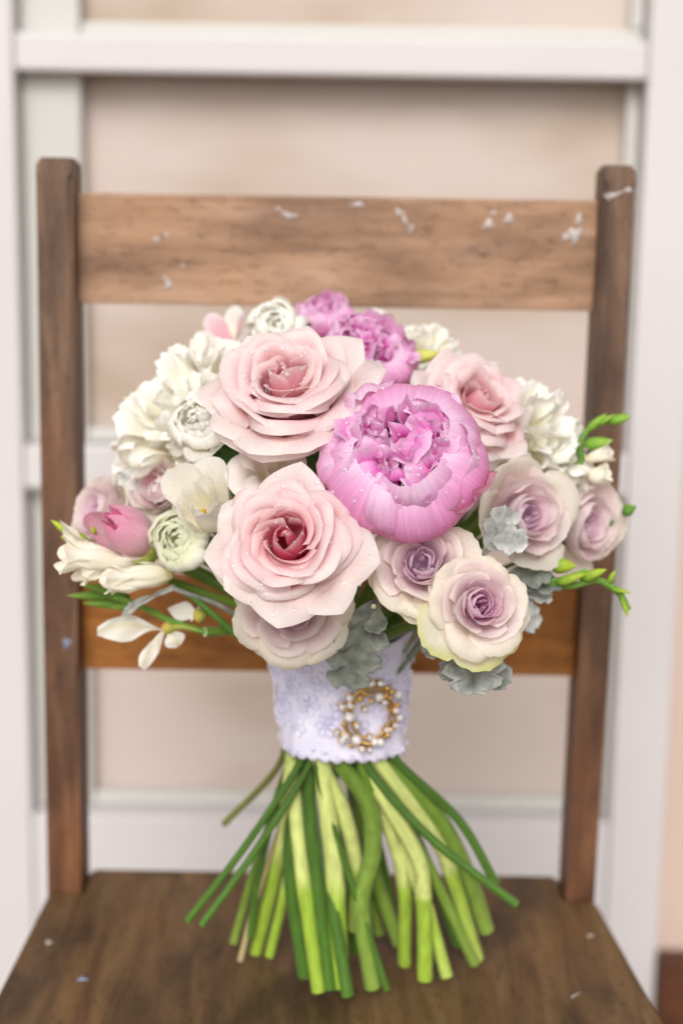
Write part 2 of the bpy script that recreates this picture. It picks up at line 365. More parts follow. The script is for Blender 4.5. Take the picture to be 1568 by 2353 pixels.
def petal_grid(phi, L, H, al, b=.2, p=2.5, side=0, sp=.06, r0=.03, z0=0, wob=.02, ruf=0, rufk=6, jag=0, jagk=14, notch=0, nu=13, nv=13, seed=0, rmin=.012, lift=0, crease=0, av=(0, .35, .7, 1), sv=.45, rufv=.25):
    u = np.linspace(-1, 1, nu)[None, :]; v = np.linspace(0, 1, nv)[:, None]
    U = u + 0 * v; Vv = v + 0 * u
    len_u = L * (1 - b * np.abs(u) ** p - notch * np.exp(-(u / .16) ** 2) + jag * wav(u * 1.0, jagk, seed + 5))
    a = np.interp(v[:, 0], av, al)[:, None]
    a = a + side * (np.abs(U) ** 2) * smooth(Vv, sv, 1) + 10 * wav(U, 1.6, seed + 1) * smooth(Vv, .3, 1) * (wob > 0)
    ar = np.radians(a); ds = len_u / (nv - 1)
    dr, dz = np.sin(ar) * ds, np.cos(ar) * ds
    r = r0 + np.cumsum(dr, 0) - dr[0]; z = z0 + np.cumsum(dz, 0) - dz[0]
    ha = np.radians(H) * np.interp(v[:, 0], WS_V, WS_H)[:, None]
    d = wob * (wav(U, 2.2, seed + 2) * .7 + wav(Vv * 1.3 + U * .6, 2.6, seed + 3) * .6) * smooth(Vv, .1, .7)
    if ruf: d = d + ruf * np.sin(U * rufk + wav(U, 3, seed + 4) * 1.5 + seed) * smooth(Vv, rufv, 1) ** 1.5
    if crease: d = d - crease * np.exp(-(U / .18) ** 2) * smooth(Vv, .3, .9)
    r = r * (1 + sp * U) + d * np.cos(ar); z = z - d * np.sin(ar) + lift * U
    r = np.maximum(r, rmin)
    th = np.radians(phi) + ha * U
    if ruf: th = th + 0.5 * ruf / np.maximum(r, .15) * np.cos(U * rufk * 1.3 + seed) * smooth(Vv, .4, 1)
    return np.stack([r * np.cos(th), r * np.sin(th), z], -1), U, Vv

def col_grid(U, V, stops, edge=None, edgeamt=0.0, jit=.04, seed=0, base2=None):
    r = np.random.default_rng(seed)
    vs = [s[0] for s in stops]; cs = np.array([A(s[1]) for s in stops])
    vv = np.clip(V + .06 * wav(U, 3, seed) * 1.0, 0, 1)
    C = np.stack([np.interp(vv, vs, cs[:, k]) for k in range(3)], -1)
    if edge is not None:
        e = np.maximum(smooth(V, .93, 1.0), smooth(np.abs(U), .9, 1.0) * smooth(V, .4, .7)) * edgeamt * (0.6 + .4 * wav(U + V, 9, seed + 1))
        C = C + (A(edge) - C) * np.clip(e, 0, 1)[..., None]
    C = C * (1 + jit * (r.random() - .5) * 2) * (1 + .04 * wav(U * 2 + V * 3, 3, seed + 2))[..., None]
    return np.clip(C, 0, 1)

def camdir(n):
    v = rgt * n[0] + upv * n[1] - fwd * n[2]; return v.normalized()

class Flower:
    def __init__(s, name, label, cat, x, y, d, Rpx, n, hc=.6, group=None, mat=None, base=None, roll=0):
        s.R = Rpx / FPX * d; s.n = camdir(n)
        s.X = (rgt - s.n * rgt.dot(s.n)).normalized(); s.Y = s.n.cross(s.X)
        if roll:
            q = Matrix.Rotation(R_(roll), 3, s.n); s.X = q @ s.X; s.Y = q @ s.Y
        s.O = P(x, y, d) - s.n * (hc * s.R)
        s.loc = Vector(base) if base is not None else s.O.copy()
        s.root = thing(name, s.loc, label, cat, group)
        s.mat = mat or M_PETAL; s.k = 0; s.grids = []; s.seed = int(abs(x * 13 + y * 7)) % 100000
        s.B = np.array([s.X, s.Y, s.n]) * s.R; s.off = np.array(s.O - s.loc)
    def world(s, G): return G @ s.B + s.off
    def add(s, G, U, V, cols, nm='petal', mat=None, drops=True):
        W = s.world(G); nv, nu = U.shape
        mesh(nm, W.reshape(-1, 3), gridfaces(nv, nu), mat or s.mat, s.root, cols.reshape(-1, 3), np.stack([U * .5 + .5, V], -1).reshape(-1, 2))
        if drops: s.grids.append(W)
    def petal(s, stops, edge=None, edgeamt=0, jit=.04, M=None, nm='petal', mat=None, drops=True, **kw):
        s.k += 1; sd = s.seed + s.k * 17
        G, U, V = petal_grid(seed=sd, **kw)
        if M is not None: G = G @ np.array(M.to_3x3()).T + np.array(M.translation)
        s.add(G, U, V, col_grid(U, V, stops, edge, edgeamt, jit, sd), nm, mat, drops)
    def ring(s, n, phi0, stops, jp=8, jl=.06, ja=5, **kw):
        for i in range(n):
            k = dict(kw); e = k.pop('edge', None); ea = k.pop('edgeamt', 0); phis = k.pop('phis', None); Ls = k.pop('Ls', None)
            r = np.random.default_rng(s.seed + s.k * 31 + 5)
            k['phi'] = phis[i] if phis else phi0 + 360 * i / n + jp * (r.random() - .5) * 2
            k['L'] = (Ls[i] if Ls else k['L']) * (1 + jl * (r.random() - .5) * 2)
            dj = ja * (r.random() - .5) * 2
            k['al'] = [a + dj * f for a, f in zip(k['al'], (.3, 1, 1, 1.6))]
            s.petal(stops, edge=e, edgeamt=ea, **k)
    def drops(s, n, r0=.0004, r1=.0011, vmin=.35):
        """beads of water standing on the petals: one joined part, too many and too small to pick apart"""
        if not s.grids: return
        r = np.random.default_rng(s.seed + 99); V = []; F = []
        tmpl = [(0, 0, 1)] + [(math.cos(k * math.pi / 4) * .72, math.sin(k * math.pi / 4) * .72, .70) for k in range(8)] + [(math.cos(k * math.pi / 4), math.sin(k * math.pi / 4), .12) for k in range(8)] + [(math.cos(k * math.pi / 4) * .9, math.sin(k * math.pi / 4) * .9, -.25) for k in range(8)]
        T = np.array(tmpl)
        tf = [(0, 1 + k, 1 + (k + 1) % 8) for k in range(8)] + [(1 + k + o, 9 + k + o, 9 + (k + 1) % 8 + o, 1 + (k + 1) % 8 + o) for o in (0, 8) for k in range(8)]
        cw = np.array(CAM - s.loc); cnt = 0; tries = 0
        while cnt < n and tries < n * 12:
            tries += 1
            G = s.grids[r.integers(len(s.grids))]; nv, nu = G.shape[:2]
            i = r.integers(int(nv * vmin), nv - 1); j = r.integers(0, nu - 1)
            a, b, c = G[i, j], G[i + 1, j], G[i, j + 1]; e = G[i + 1, j + 1]
            nn = np.cross(b - a, c - a); ln = np.linalg.norm(nn)
            if ln < 1e-10: continue
            nn /= ln; f, g = r.random(), r.random()
            p = a * (1 - f) * (1 - g) + b * f * (1 - g) + c * (1 - f) * g + e * f * g
            vd = cw - p; vd /= np.linalg.norm(vd)
            if nn @ vd < 0: nn = -nn
            if nn @ vd < .15 or nn[2] < -.55: continue
            t1 = np.cross(nn, [0.3, 0.5, 0.8]); t1 /= np.linalg.norm(t1); t2 = np.cross(nn, t1)
            q = r0 + (r1 - r0) * r.random() ** 2.6
            W = p + (T[:, :1] * t1 + T[:, 1:2] * t2) * q + T[:, 2:] * nn * q * .62
            o = len(V); V.extend(W.tolist()); F.extend([tuple(x + o for x in ff) for ff in tf]); cnt += 1
        ob = mesh('water_drops', V, F, M_DROP, s.root); ob['kind'] = 'stuff'

def spline(pts, n):
    pts = [Vector(p) for p in pts]; Q = [pts[0] * 2 - pts[1]] + pts + [pts[-1] * 2 - pts[-2]]; out = []
    m_ = len(pts) - 1
    for k in range(n):
        t = k / (n - 1) * m_; i = min(int(t), m_ - 1); t -= i
        a, b, c, d = Q[i:i + 4]
        out.append(.5 * ((2 * b) + (c - a) * t + (2 * a - 5 * b + 4 * c - d) * t * t + (3 * b - a - 3 * c + d) * t ** 3))
    return out
def tube(nm, pts, rad, cols, parent, loc, mat=None, n=28, sides=10, node=None, cap=(214, 222, 180)):
    """pts in world space; rad number or list along the length; node = places of a swollen joint"""
    c = spline(pts, n); V = []; C = []; UV = []
    prev = None
    for i, p in enumerate(c):
        t = (c[min(i + 1, n - 1)] - c[max(i - 1, 0)]).normalized()
        if prev is None: prev = t.orthogonal().normalized()
        x = (prev - t * prev.dot(t)).normalized(); prev = x; y = t.cross(x)
        f = i / (n - 1); rr = float(np.interp(f, np.linspace(0, 1, len(rad)), rad)) if hasattr(rad, '__len__') else rad
        if node:
            for q in node: rr *= 1 + .16 * math.exp(-((f - q) / .02) ** 2)
        cc = np.array([np.interp(f, [s[0] for s in cols], [A(s[1])[k] for s in cols]) for k in range(3)])
        for k in range(sides):
            a = 2 * math.pi * k / sides; q = 1 + .05 * math.sin(3 * a + f * 9)
            V.append(p + (x * math.cos(a) + y * math.sin(a)) * rr * q - loc); C.append(cc); UV.append((k / sides, f * 8))
    F = list(gridfaces(n, sides, True)); o = len(V)
    for e, (i0, sg) in enumerate(((0, -1), (n - 1, 1))):        # cut ends, with their own pale pith
        t = (c[1] - c[0]).normalized() if e == 0 else (c[-1] - c[-2]).normalized()
        base = len(V)
        for k in range(sides): V.append(V[i0 * sides + k] + Vector((0, 0, 0))); C.append(A(cap)); UV.append((0, 0))     # own vertices: a crisp cut edge
        V.append(c[i0] - loc - t * sg * .0003); C.append(A(cap) * .8); UV.append((0, 0))
        F += [(base + k, base + (k + 1) % sides, base + sides) if sg > 0 else (base + (k + 1) % sides, base + k, base + sides) for k in range(sides)]
    return mesh(nm, V, F, mat or M_STEM, parent, np.array(C), UV)
def blob(nm, p0, p1, rad, c0, c1, parent, loc, mat=None, n=9, sides=9, tip=.0, prof=None):
    """a bud: spindle from p0 to p1"""
    p0, p1 = Vector(p0), Vector(p1); t = (p1 - p0).normalized(); x = t.orthogonal().normalized(); y = t.cross(x)
    prof = prof or [.25, .7, .95, 1, .95, .85, .66, .38, .06]
    V = []; C = []; UV = []
    for i in range(n):
        f = i / (n - 1); rr = rad * np.interp(f, np.linspace(0, 1, len(prof)), prof)
        for k in range(sides):
            a = 2 * math.pi * k / sides
            V.append(p0 + (p1 - p0) * f + (x * math.cos(a) + y * math.sin(a)) * rr * (1 + .06 * math.sin(2 * a + 5 * f)) - loc)
            C.append(A(c0) * (1 - f) + A(c1) * f); UV.append((k / sides, f))
    F = list(gridfaces(n, sides, True)) + [tuple(range(sides))[::-1], tuple(range((n - 1) * sides, n * sides))]
    return mesh(nm, V, F, mat or M_LEAF, parent, np.array(C), UV)
def leaf(nm, base, tip, nrm, w, cols, parent, loc, mat=None, bend=.15, fold=.25, lobes=0, lobeamt=.5, nu=9, nv=15, wavy=.03, sub=0, seed=1, env=None):
    """blade from base to tip (world), nrm = side that faces up; lobes > 0 gives the cut outline of dusty miller"""
    base, tip = Vector(base), Vector(tip); ax = tip - base; L = ax.length; t = ax / L
    nn = Vector(nrm); nn = (nn - t * nn.dot(t)).normalized(); sd = t.cross(nn)
    V = []; C = []; UV = []
    env = env or [.10, .55, .9, 1, .88, .6, .04]
    cs = [A(c) for c in cols]
    for i in range(nv):
        v = i / (nv - 1); e = float(np.interp(v, np.linspace(0, 1, len(env)), env))
        for j in range(nu):
            u = -1 + 2 * j / (nu - 1); hw = w * e; push = 0
            if lobes:
                ph = lobes * v + (.25 if u < 0 else 0)
                lb = abs(math.sin(math.pi * ph)) ** .55
                if sub: lb *= 1 - .16 * abs(math.sin(math.pi * ph * 3 + 1))
                hw *= (1 - lobeamt) + lobeamt * lb; push = .10 * L * u * u * e
            h = -fold * w * (1 - abs(u)) * e * .5 - bend * L * (v - .3) ** 2 + wavy * L * math.sin(v * 9 + seed + 2.2 * u) * abs(u) + wavy * .6 * L * math.sin(v * 5 + seed * 2)
            V.append(base + t * (L * v + push) + sd * (hw * u) + nn * h - loc)
            q = abs(u); vein = math.exp(-(u / .12) ** 2)
            C.append(cs[0] * (1 - q) + cs[1] * q + (cs[2] - cs[0]) * vein * .5 if len(cs) > 2 else cs[0] * (1 - q) + cs[1] * q); UV.append((u * .5 + .5, v))
    o = mesh(nm, V, gridfaces(nv, nu), mat or M_LEAF, parent, np.clip(np.array(C), 0, 1), UV)
    if mat is M_FELT:
        so = o.modifiers.new('thickness', 'SOLIDIFY'); so.thickness = .0008
    return o
# ------------------------------------------------------------------ the bundle of stems below the binding
YW = CAM.y + 0.885
GREEN = {'dark': ((66, 98, 34), (84, 122, 44)), 'mid': ((100, 130, 46), (136, 162, 70)), 'light': ((172, 194, 84), (160, 190, 66)),
         'pale': ((204, 214, 128), (184, 204, 100)), 'olive': ((112, 112, 56), (124, 132, 62)), 'tan': ((150, 140, 90), (196, 180, 130))}
# picture path of each stem below the binding (x, y), width in px, colour, depth offset at the binding, depth offset at the cut end ('s' = stands on the seat)
ST = {
 1: ([(470, 95), (235, 350)], 28, 'olive', .025, .05), 2: ([(572, 70), (330, 440), (78, 765)], 29, 'dark', -.034, -.02),
 3: ([(592, 110), (380, 450), (138, 785)], 29, 'dark', -.036, -.03), 4: ([(530, 120), (560, 480), (640, 1068)], 56, 'light', -.02, 's'),
 5: ([(520, 120), (470, 480), (370, 900)], 52, 'light', -.008, 's'), 6: ([(500, 130), (400, 480), (345, 830)], 34, 'dark', 0, .01),
 7: ([(500, 130), (360, 560), (275, 860)], 34, 'mid', .01, .015), 8: ([(560, 130), (380, 650), (305, 935)], 24, 'tan', .0, 's'),
 9: ([(560, 130), (500, 600), (430, 915)], 42, 'light', .012, 's'), 10: ([(560, 130), (520, 520), (585, 1003)], 60, 'dark', .0, 's'),
 11: ([(645, 70), (745, 290), (800, 545), (800, 800)], 62, 'pale', -.026, .0), 12: ([(660, 110), (708, 540), (738, 1046)], 72, 'light', -.018, 's'),
 13: ([(735, 80), (855, 260), (872, 470), (822, 700), (872, 1050)], 68, 'mid', -.028, 's'), 14: ([(640, 150), (755, 520), (935, 1062)], 27, 'dark', -.036, 's'),
 15: ([(600, 120), (630, 560), (690, 1056)], 54, 'dark', -.008, 's'), 16: ([(860, 150), (1000, 560), (1010, 950)], 56, 'light', -.01, 's'),
 17: ([(870, 40), (1120, 380), (1210, 560), (1318, 930)], 60, 'pale', -.022, 's'), 18: ([(830, 70), (1100, 390), (1490, 695)], 34, 'dark', -.036, -.03),
 19: ([(840, 140), (1060, 430), (1310, 948)], 46, 'mid', -.027, 's'), 20: ([(850, 120), (1060, 480), (1092, 700), (1097, 1014)], 62, 'light', -.014, 's'),
 21: ([(860, 150), (1080, 640), (1190, 1002)], 50, 'pale', .0, 's'), 22: ([(950, 50), (1240, 330), (1400, 605)], 36, 'dark', -.014, .0),
 23: ([(960, 80), (1170, 340), (1290, 590), (1362, 806)], 62, 'mid', -.008, .01), 24: ([(800, 150), (880, 560), (985, 862)], 56, 'mid', .012, .02),
 25: ([(660, 150), (705, 700), (765, 1088)], 50, 'dark', -.004, 's'), 26: ([(600, 150), (560, 560), (470, 880)], 44, 'mid', .015, .02),
 27: ([(820, 150), (920, 560), (960, 800)], 46, 'dark', .02, .03), 28: ([(900, 100), (1090, 480), (1240, 870)], 44, 'dark', .012, .02),
 29: ([(560, 130), (440, 560), (380, 820)], 38, 'mid', .02, .02), 30: ([(700, 150), (760, 600), (800, 900)], 48, 'dark', .018, .02),
 31: ([(930, 90), (1180, 420), (1330, 760)], 40, 'olive', .02, .02), 32: ([(780, 150), (840, 560), (900, 820)], 44, 'mid', .024, .03),
}
def stem_path(i):
    px, wd, kind, dy, de = ST[i]
    pts = [(389 + .5346 * x, 1706 + .5346 * y) for x, y in px]
    xo = (pts[0][0] - 788) / FPX * .93
    dy = max(dy, -.0235 * math.sqrt(max(0, 1 - (xo / .0345) ** 2)) + .002 + wd * .5346 / FPX * .93 / 2 * 1.22)
    a = PY(*pts[0], YW + dy); b = PZ(*pts[-1], SEAT_Z + .004) if de == 's' else PY(*pts[-1], YW + de)
    if b.z < SEAT_Z + .004: b = PZ(*pts[-1], SEAT_Z + .004)
    s = [0]
    for p, q in zip(pts[:-1], pts[1:]): s.append(s[-1] + math.dist(p, q))
    return [PY(*p, a.y + (b.y - a.y) * k / s[-1]) for p, k in zip(pts, s)], wd * .5346 / FPX * .93 / 2 * 1.12, kind
def stem_end(i): return stem_path(i)[0][-1]
WT = PY(782, 1500, YW)                          # centre of the binding's upper edge
def stem(i, root, head, ndir=None, neck=.03, nm='stem', hr=None):
    low, r, kind = stem_path(i); a = low[0]
    ctr = PY(786, 1735, YW); k = WT.x - ctr.x
    v = head - WT
    tp = WT + Vector((max(-.024, min(.024, v.x * .25)) * .8 + (a.x - ctr.x) * .35, (a.y - YW) * .45 + max(-.010, min(.010, v.y * .10)), 0.01))
    pts = [head]
    if ndir is not None: pts.append(head - ndir * neck)
    am = tp.lerp(a, .62); am.y = max(am.y, YW - .016)
    pts += [tp, am, a] + low[1:]
    c0, c1 = GREEN[kind]; hr = hr or r * .9
    n = len(pts); vis = (n - len(low)) / (n - 1)
    cols = [(0, GREEN['mid'][0]), (vis * .8, GREEN['mid'][0]), (vis, c0 if kind in ('light', 'pale') else c0), (1, c1)]
    node = None
    if kind in ('light', 'pale'):
        q = vis + (1 - vis) * (.5 + .25 * random.random()); node = [q]
        pal = GREEN['pale'][0]
        cols = [(0, GREEN['mid'][0]), (vis * .85, GREEN['mid'][0]), (vis, pal), (q - .012, pal), (q + .004, GREEN['light'][1]), (1, c1)]
    return tube(nm, pts, [hr] * (n - len(low)) + [r] * len(low), cols, root, root.location, n=44, node=node)

# ------------------------------------------------------------------ recipes
BL_T, BL_M, BL_D, BL_B = (251, 236, 235), (248, 213, 214), (240, 166, 174), (240, 118, 150)
def lerp(a, b, t): return a + (b - a) * t
def mixc(c0, c1, t): return tuple(lerp(a, b, t) for a, b in zip(c0, c1))
def wrapped(F, stops, phi, rc, zc, lip, la, H, bulge=14, r0=.04, hem=0, **kw):
    """one petal of a spiral bloom: climbs to its crest (rc, zc), then its lip turns to the angle la"""
    be = math.degrees(math.atan2(rc - r0, zc)); hyp = math.hypot(rc - r0, zc); L = hyp * 1.05 + lip; vc = 1 - lip / L
    kw.setdefault('sv', vc - .12)
    F.petal(stops, phi=phi, L=L, H=H, al=[be + bulge * 2, be + bulge * .2, be - bulge * 1.2, be - bulge, la, la + hem], av=(0, vc * .4, vc * .8, vc, 1 - .05 * (hem != 0) - 1e-4, 1), r0=r0, **kw)

def blush_rose(F, outer=None, outL=None, N=28, extra=True, pale=0.0):
    r = np.random.default_rng(F.seed + 2)
    k0 = 1 - .75 * pale
    bud = [(0, mixc(BL_M, BL_B, k0)), (.5, mixc(BL_M, (240, 106, 144), k0)), (.8, mixc(BL_M, (242, 134, 160), k0)), (.93, mixc(BL_M, (247, 196, 204), k0)), (1, (251, 232, 231))]
    for i in range(5):                           # the closed bud, wound like a cone
        wrapped(F, bud, 76 * i + 12 * r.normal(), .09 + .035 * i, .72 + .0 * i, .15 + .02 * i, -46 + 12 * i, 92 - 5 * i, bulge=16, b=.16, p=1.6, sp=.22, wob=.012, nu=19, nv=19, r0=.03)
    for i in range(N):
        t = (i + .3) / N
        rc = .24 + .46 * t ** 1.05; zc = .66 + .10 * math.sin(math.pi * min(t * 1.1, 1)) - .18 * t ** 3
        d = max(0, 1 - t * 1.5) * k0
        st = [(0, mixc(BL_M, BL_B, max(.4, 1 - t * .7) * k0)), (.5, mixc(BL_M, (240, 118, 152), max(.3, 1 - t) * k0)), (.76, mixc(BL_M, (238, 140, 158), max(.16 * k0, d))), (.92, mixc(BL_T, (246, 202, 204), d)), (1, mixc((251, 241, 238), (250, 230, 227), d))]
        wrapped(F, st, 137.5 * i + 12 * r.normal(), rc, zc * (1 + .07 * r.normal()), .07 + .13 * t + .06 * r.random(), 30 + 66 * min(1, t * 1.2) + 16 * r.normal(), lerp(82, 52, t ** .7) * (1 + .12 * r.normal()),
                bulge=10 + 8 * t, hem=16 + 22 * t, b=.12 + .14 * t, p=1.25, side=22 + 30 * t, sp=.16 - .07 * t, wob=.034, nu=21, nv=21)
    out = [(0, (244, 196, 196)), (.35, BL_M), (.7, (249, 231, 227)), (1, (251, 242, 238))]
    for k, ph in enumerate(outer or [15 + 51 * q for q in range(7)]):
        q = (outL[k] if outL else 1.2) / 1.2
        wrapped(F, out, ph, .68 * q, .38 + .07 * r.random(), .34 * q, 84 + 10 * r.normal(), 48, bulge=16, hem=20, b=.30, p=1.0, side=26, sp=.06, wob=.026, nu=21, nv=21)
    for k in range(6 if extra else 0):
        wrapped(F, out, 30 + 60 * k + 10 * r.normal(), .68, .26, .30, 98, 50, bulge=16, hem=20, b=.26, p=1.05, side=30, sp=.06, wob=.03, nu=19, nv=19)

def spray_rose(F, open_=1.0, centre=((226, 184, 220), (238, 212, 232)), outn=6, N=20, hue=(247, 232, 233)):
    c0, c1 = centre
    r = np.random.default_rng(F.seed)
    E = dict(edge=(230, 216, 186), edgeamt=.4)
    cen = [(0, c0), (.6, c1), (1, (243, 226, 236))]
    for i in range(12):                          # quartered heart: small folded petals
        a = r.random() * 360; rho = .03 + .13 * r.random()
        M = Matrix.Translation((rho * math.cos(R_(a)), rho * math.sin(R_(a)), .12)) @ Matrix.Rotation(R_(a + r.normal() * 60), 4, 'Z')
        F.petal(cen, M=M, phi=0, L=.42 + .10 * r.random(), H=60, al=[10, 0, -8, 10], b=.15, r0=.05, wob=.02, jag=.02, nu=9, nv=7)
    for i in range(N):
        t = (i + .5) / N
        rc = .20 + .50 * t ** 1.1; zc = .54 + .12 * math.sin(math.pi * min(1, t * 1.1)) - .14 * t ** 3
        d = max(0, 1 - t * 1.9)
        st = [(0, mixc((230, 214, 206), c0, max(.15, 1 - t * 1.1))), (.5, mixc(mixc(hue, (234, 208, 224), .3), c1, max(0, 1 - t * 1.2))), (.8, mixc(hue, c1, d)), (1, mixc((248, 239, 236), (242, 222, 234), d))]
        wrapped(F, st, 137.5 * i + 8 * r.normal(), rc, zc * (1 + .03 * r.normal()), .07 + .17 * t, lerp(-34, 64 * open_, t ** 1.3) + 10 * r.normal(), lerp(70, 48, t),
                bulge=16, hem=20 * t, b=.10, p=2.6, side=16 * t, sp=.10, wob=.026, jag=.014, jagk=16, r0=.05, nu=17, nv=17, edge=E['edge'], edgeamt=E['edgeamt'] * t)
    out = [(0, (224, 226, 174)), (.3, (240, 234, 210)), (.7, (245, 235, 226)), (1, (247, 241, 226))]
    for k in range(outn):
        wrapped(F, out, 15 + 360 / outn * k + 12 * r.normal(), .74, .36 + .08 * r.random(), .32 * (1 + .2 * r.normal()), 88 * (.35 + .65 * open_) + 14 * r.normal(), 46, bulge=18, hem=30, b=.16, p=2.2, side=24, sp=.07, wob=.06, jag=.02, jagk=18, nu=17, nv=17, **E)
    for k in range(4 if open_ > .6 else 0):
        wrapped(F, out, 60 + 90 * k + 14 * r.normal(), .72, .18, .34, 110, 44, bulge=18, b=.2, p=2, side=26, sp=.06, wob=.07, jag=.025, nu=15, nv=13, **E)

def peony(F, n_in=22):
    r = np.random.default_rng(F.seed + 3)
    inn = [(0, (220, 16, 150)), (.4, (236, 48, 180)), (.66, (242, 104, 204)), (.84, (246, 172, 226)), (1, (250, 220, 242))]
    m_ = int(n_in * 1.8)
    for i in range(m_):                          # crumpled hot heart, folded every way
        a = i * 137.5 + 30 * r.normal(); rho = .45 * math.sqrt((i + .02) / m_)
        low = r.random() < .18 and i > 8
        M = Matrix.Translation((rho * math.cos(R_(a)), rho * math.sin(R_(a)), .29 + (-.16 if low else .03 * r.normal()))) @ Matrix.Rotation(r.random() * 6.28, 4, 'Z') @ Matrix.Rotation(R_(10 * r.normal()), 4, 'Y')
        F.petal(inn, M=M, phi=0, L=.66 + .14 * r.random(), H=75, al=[0, 4, 10 + 22 * r.normal(), 70 * r.normal()], b=.14, r0=.07, wob=.06, ruf=.05, rufk=4 + 3 * r.random(), jag=.06, jagk=13, notch=.08, nu=19, nv=13)
    for i in range(n_in):                        # broad ragged petals closing over it
        t = (i + .5) / n_in; rc = .42 + .46 * t ** .9; d = max(0, 1 - t * 1.8)
        st = [(0, mixc((246, 150, 206), (218, 46, 160), max(.2, 1 - t))), (.45, mixc((246, 158, 212), (232, 90, 186), d)), (.7, mixc((245, 172, 220), (240, 136, 208), d)), (.86, (246, 196, 230)), (1, (249, 222, 241))]
        wrapped(F, st, 137.5 * i + 26 * r.normal(), rc * (1 + .05 * r.normal()), .56 - .16 * t + .07 * r.normal(), .26 + .22 * t + .16 * r.random(), lerp(-35, -84, t) + 26 * r.normal(), lerp(56, 44, t) * (1 + .2 * r.normal()),
                bulge=lerp(8, 30, t), b=.14, p=2.2, sp=.09 * r.normal(), wob=.055, ruf=.02, rufk=4 + 4 * r.random(), jag=.05, jagk=14, notch=.07 * r.random(), r0=.1, nu=21, nv=19, rufv=.6)
    cup = [(0, (252, 130, 194)), (.35, (251, 144, 206)), (.65, (249, 164, 218)), (.88, (248, 192, 230)), (1, (251, 224, 242))]
    for k, ph in enumerate((-85, -25, 35, 95, 150, 215)):
        wrapped(F, cup, ph + 6 * r.normal(), .93, .40 + .03 * r.normal(), .54 + .18 * r.random(), -80 + 8 * r.normal(), 54, bulge=38, b=.16, p=2.4, sp=.07, wob=.030, jag=.014, jagk=12, r0=.12, nu=23, nv=21)

WH = [(0, (248, 240, 204)), (.3, (251, 247, 228)), (.7, (252, 250, 240)), (1, (253, 252, 247))]
WHC = [(0, (246, 238, 200)), (.4, (250, 246, 228)), (1, (252, 250, 244))]
def ruffle(F, n=44, cols=WH, spread=1.0, size=.64, guard=7):
    """double white bloom: a dome of crimped petals over a skirt of broad ones"""
    r = np.random.default_rng(F.seed + 11)
    for i in range(n):
        t = (i + .5) / n; th = math.acos(1 - t * 1.0) * spread; a = i * 137.5 + 14 * r.normal()
        M = Matrix.Rotation(R_(a), 4, 'Z') @ Matrix.Rotation(th * .86 + .2 * r.normal(), 4, 'Y') @ Matrix.Translation((0, 0, .30 + .10 * r.random())) @ Matrix.Rotation(R_(60 * r.normal()), 4, 'Z')
        F.petal(cols, M=M, phi=0, L=size * (.85 + .3 * r.random()), H=56 + 16 * r.random(), al=[8, 10, 14, 10 + 28 * r.normal()], b=.15, r0=.14, wob=.07, ruf=.03, rufk=4 + 3 * r.random(), jag=.05, nu=17, nv=9)
    if guard: F.ring(guard, 0, cols, L=1.02, H=34, al=[86, 60, 56, 84], b=.16, sp=.08, wob=.06, ruf=.03, jag=.02, nu=15, nv=12)

def ranunculus(F, cols=None, layers=5, greenedge=True, ruf=0):
    g = [(0, (190, 206, 110)), (.35, (232, 234, 196)), (.8, (247, 246, 236)), (1, (238, 240, 212))]
    cols = cols or g
    E = dict(edge=(206, 216, 150), edgeamt=.5) if greenedge else {}
    r = np.random.default_rng(F.seed + 4); N = layers * 5
    for i in range(N):
        t = (i + .5) / N
        wrapped(F, cols, 137.5 * i + 12 * r.normal(), .14 + .70 * t, .58 - .10 * t, .20 + .22 * t, -62 + 12 * r.normal() - 16 * t, lerp(64, 46, t), bulge=lerp(8, 30, t), b=.1, p=3, sp=.09, wob=.035, ruf=ruf, rufk=6, rufv=.5, jag=.02, r0=.05, nu=15, nv=17, **E)

def cup_bloom(F, cols, n=6, al=(70, 14, -4, 20), L=1.2, H=44, **kw):
    F.ring(n // 2, 0, cols, L=L * .95, H=H, al=list(al), sp=.08, **kw)
    F.ring(n - n // 2, 360 / n, cols, L=L, H=H, al=[a + 8 for a in al], sp=.08, **kw)

def funnel(F, cols, L=1.5, H=34, al=(14, 10, 26, 70), wob=.05):
    F.ring(3, 0, cols, L=L, H=H * 1.1, al=list(al), b=.35, p=2, r0=.05, wob=wob, sp=.05)
    F.ring(3, 60, cols, L=L, H=H * 1.1, al=[a + 5 for a in al], b=.35, p=2, r0=.05, wob=wob, sp=.05)

def green_leaves(F, items):
    for (x0, y0, d0, x1, y1, d1, wpx) in items:
        leaf('leaf', P(x0, y0, d0), P(x1, y1, d1), camdir((random.random() - .5, .4, 1)), wpx / FPX * d0, ((58, 92, 40), (48, 82, 34), (110, 140, 70)), F.root, F.loc, bend=.2)
def sepals(F, n=5, L=.55, H=14, cols=((92, 122, 50), (112, 142, 66))):
    F.ring(n, 20, [(0, cols[0]), (1, cols[1])], nm='sepal', mat=M_LEAF, drops=False, L=L, H=H, al=[88, 80, 92, 130], b=.75, p=1.0, r0=.06, z0=-.03, nu=5, nv=8, jp=10)
#@@FLOWERS
G_BL = 'blush garden roses in the bouquet'; G_LI = 'lilac spray roses in the bouquet'
def fl_(i, name, label, cat, x, y, d, R, n, **kw):
    F = Flower(name, label, cat, x, y, d, R, n, base=stem_end(i), **kw); F.si = i; return F
def done(F, neck=.03, hr=None, sep=True):
    if sep: sepals(F)
    stem(F.si, F.root, F.O, F.n, neck, hr=hr)

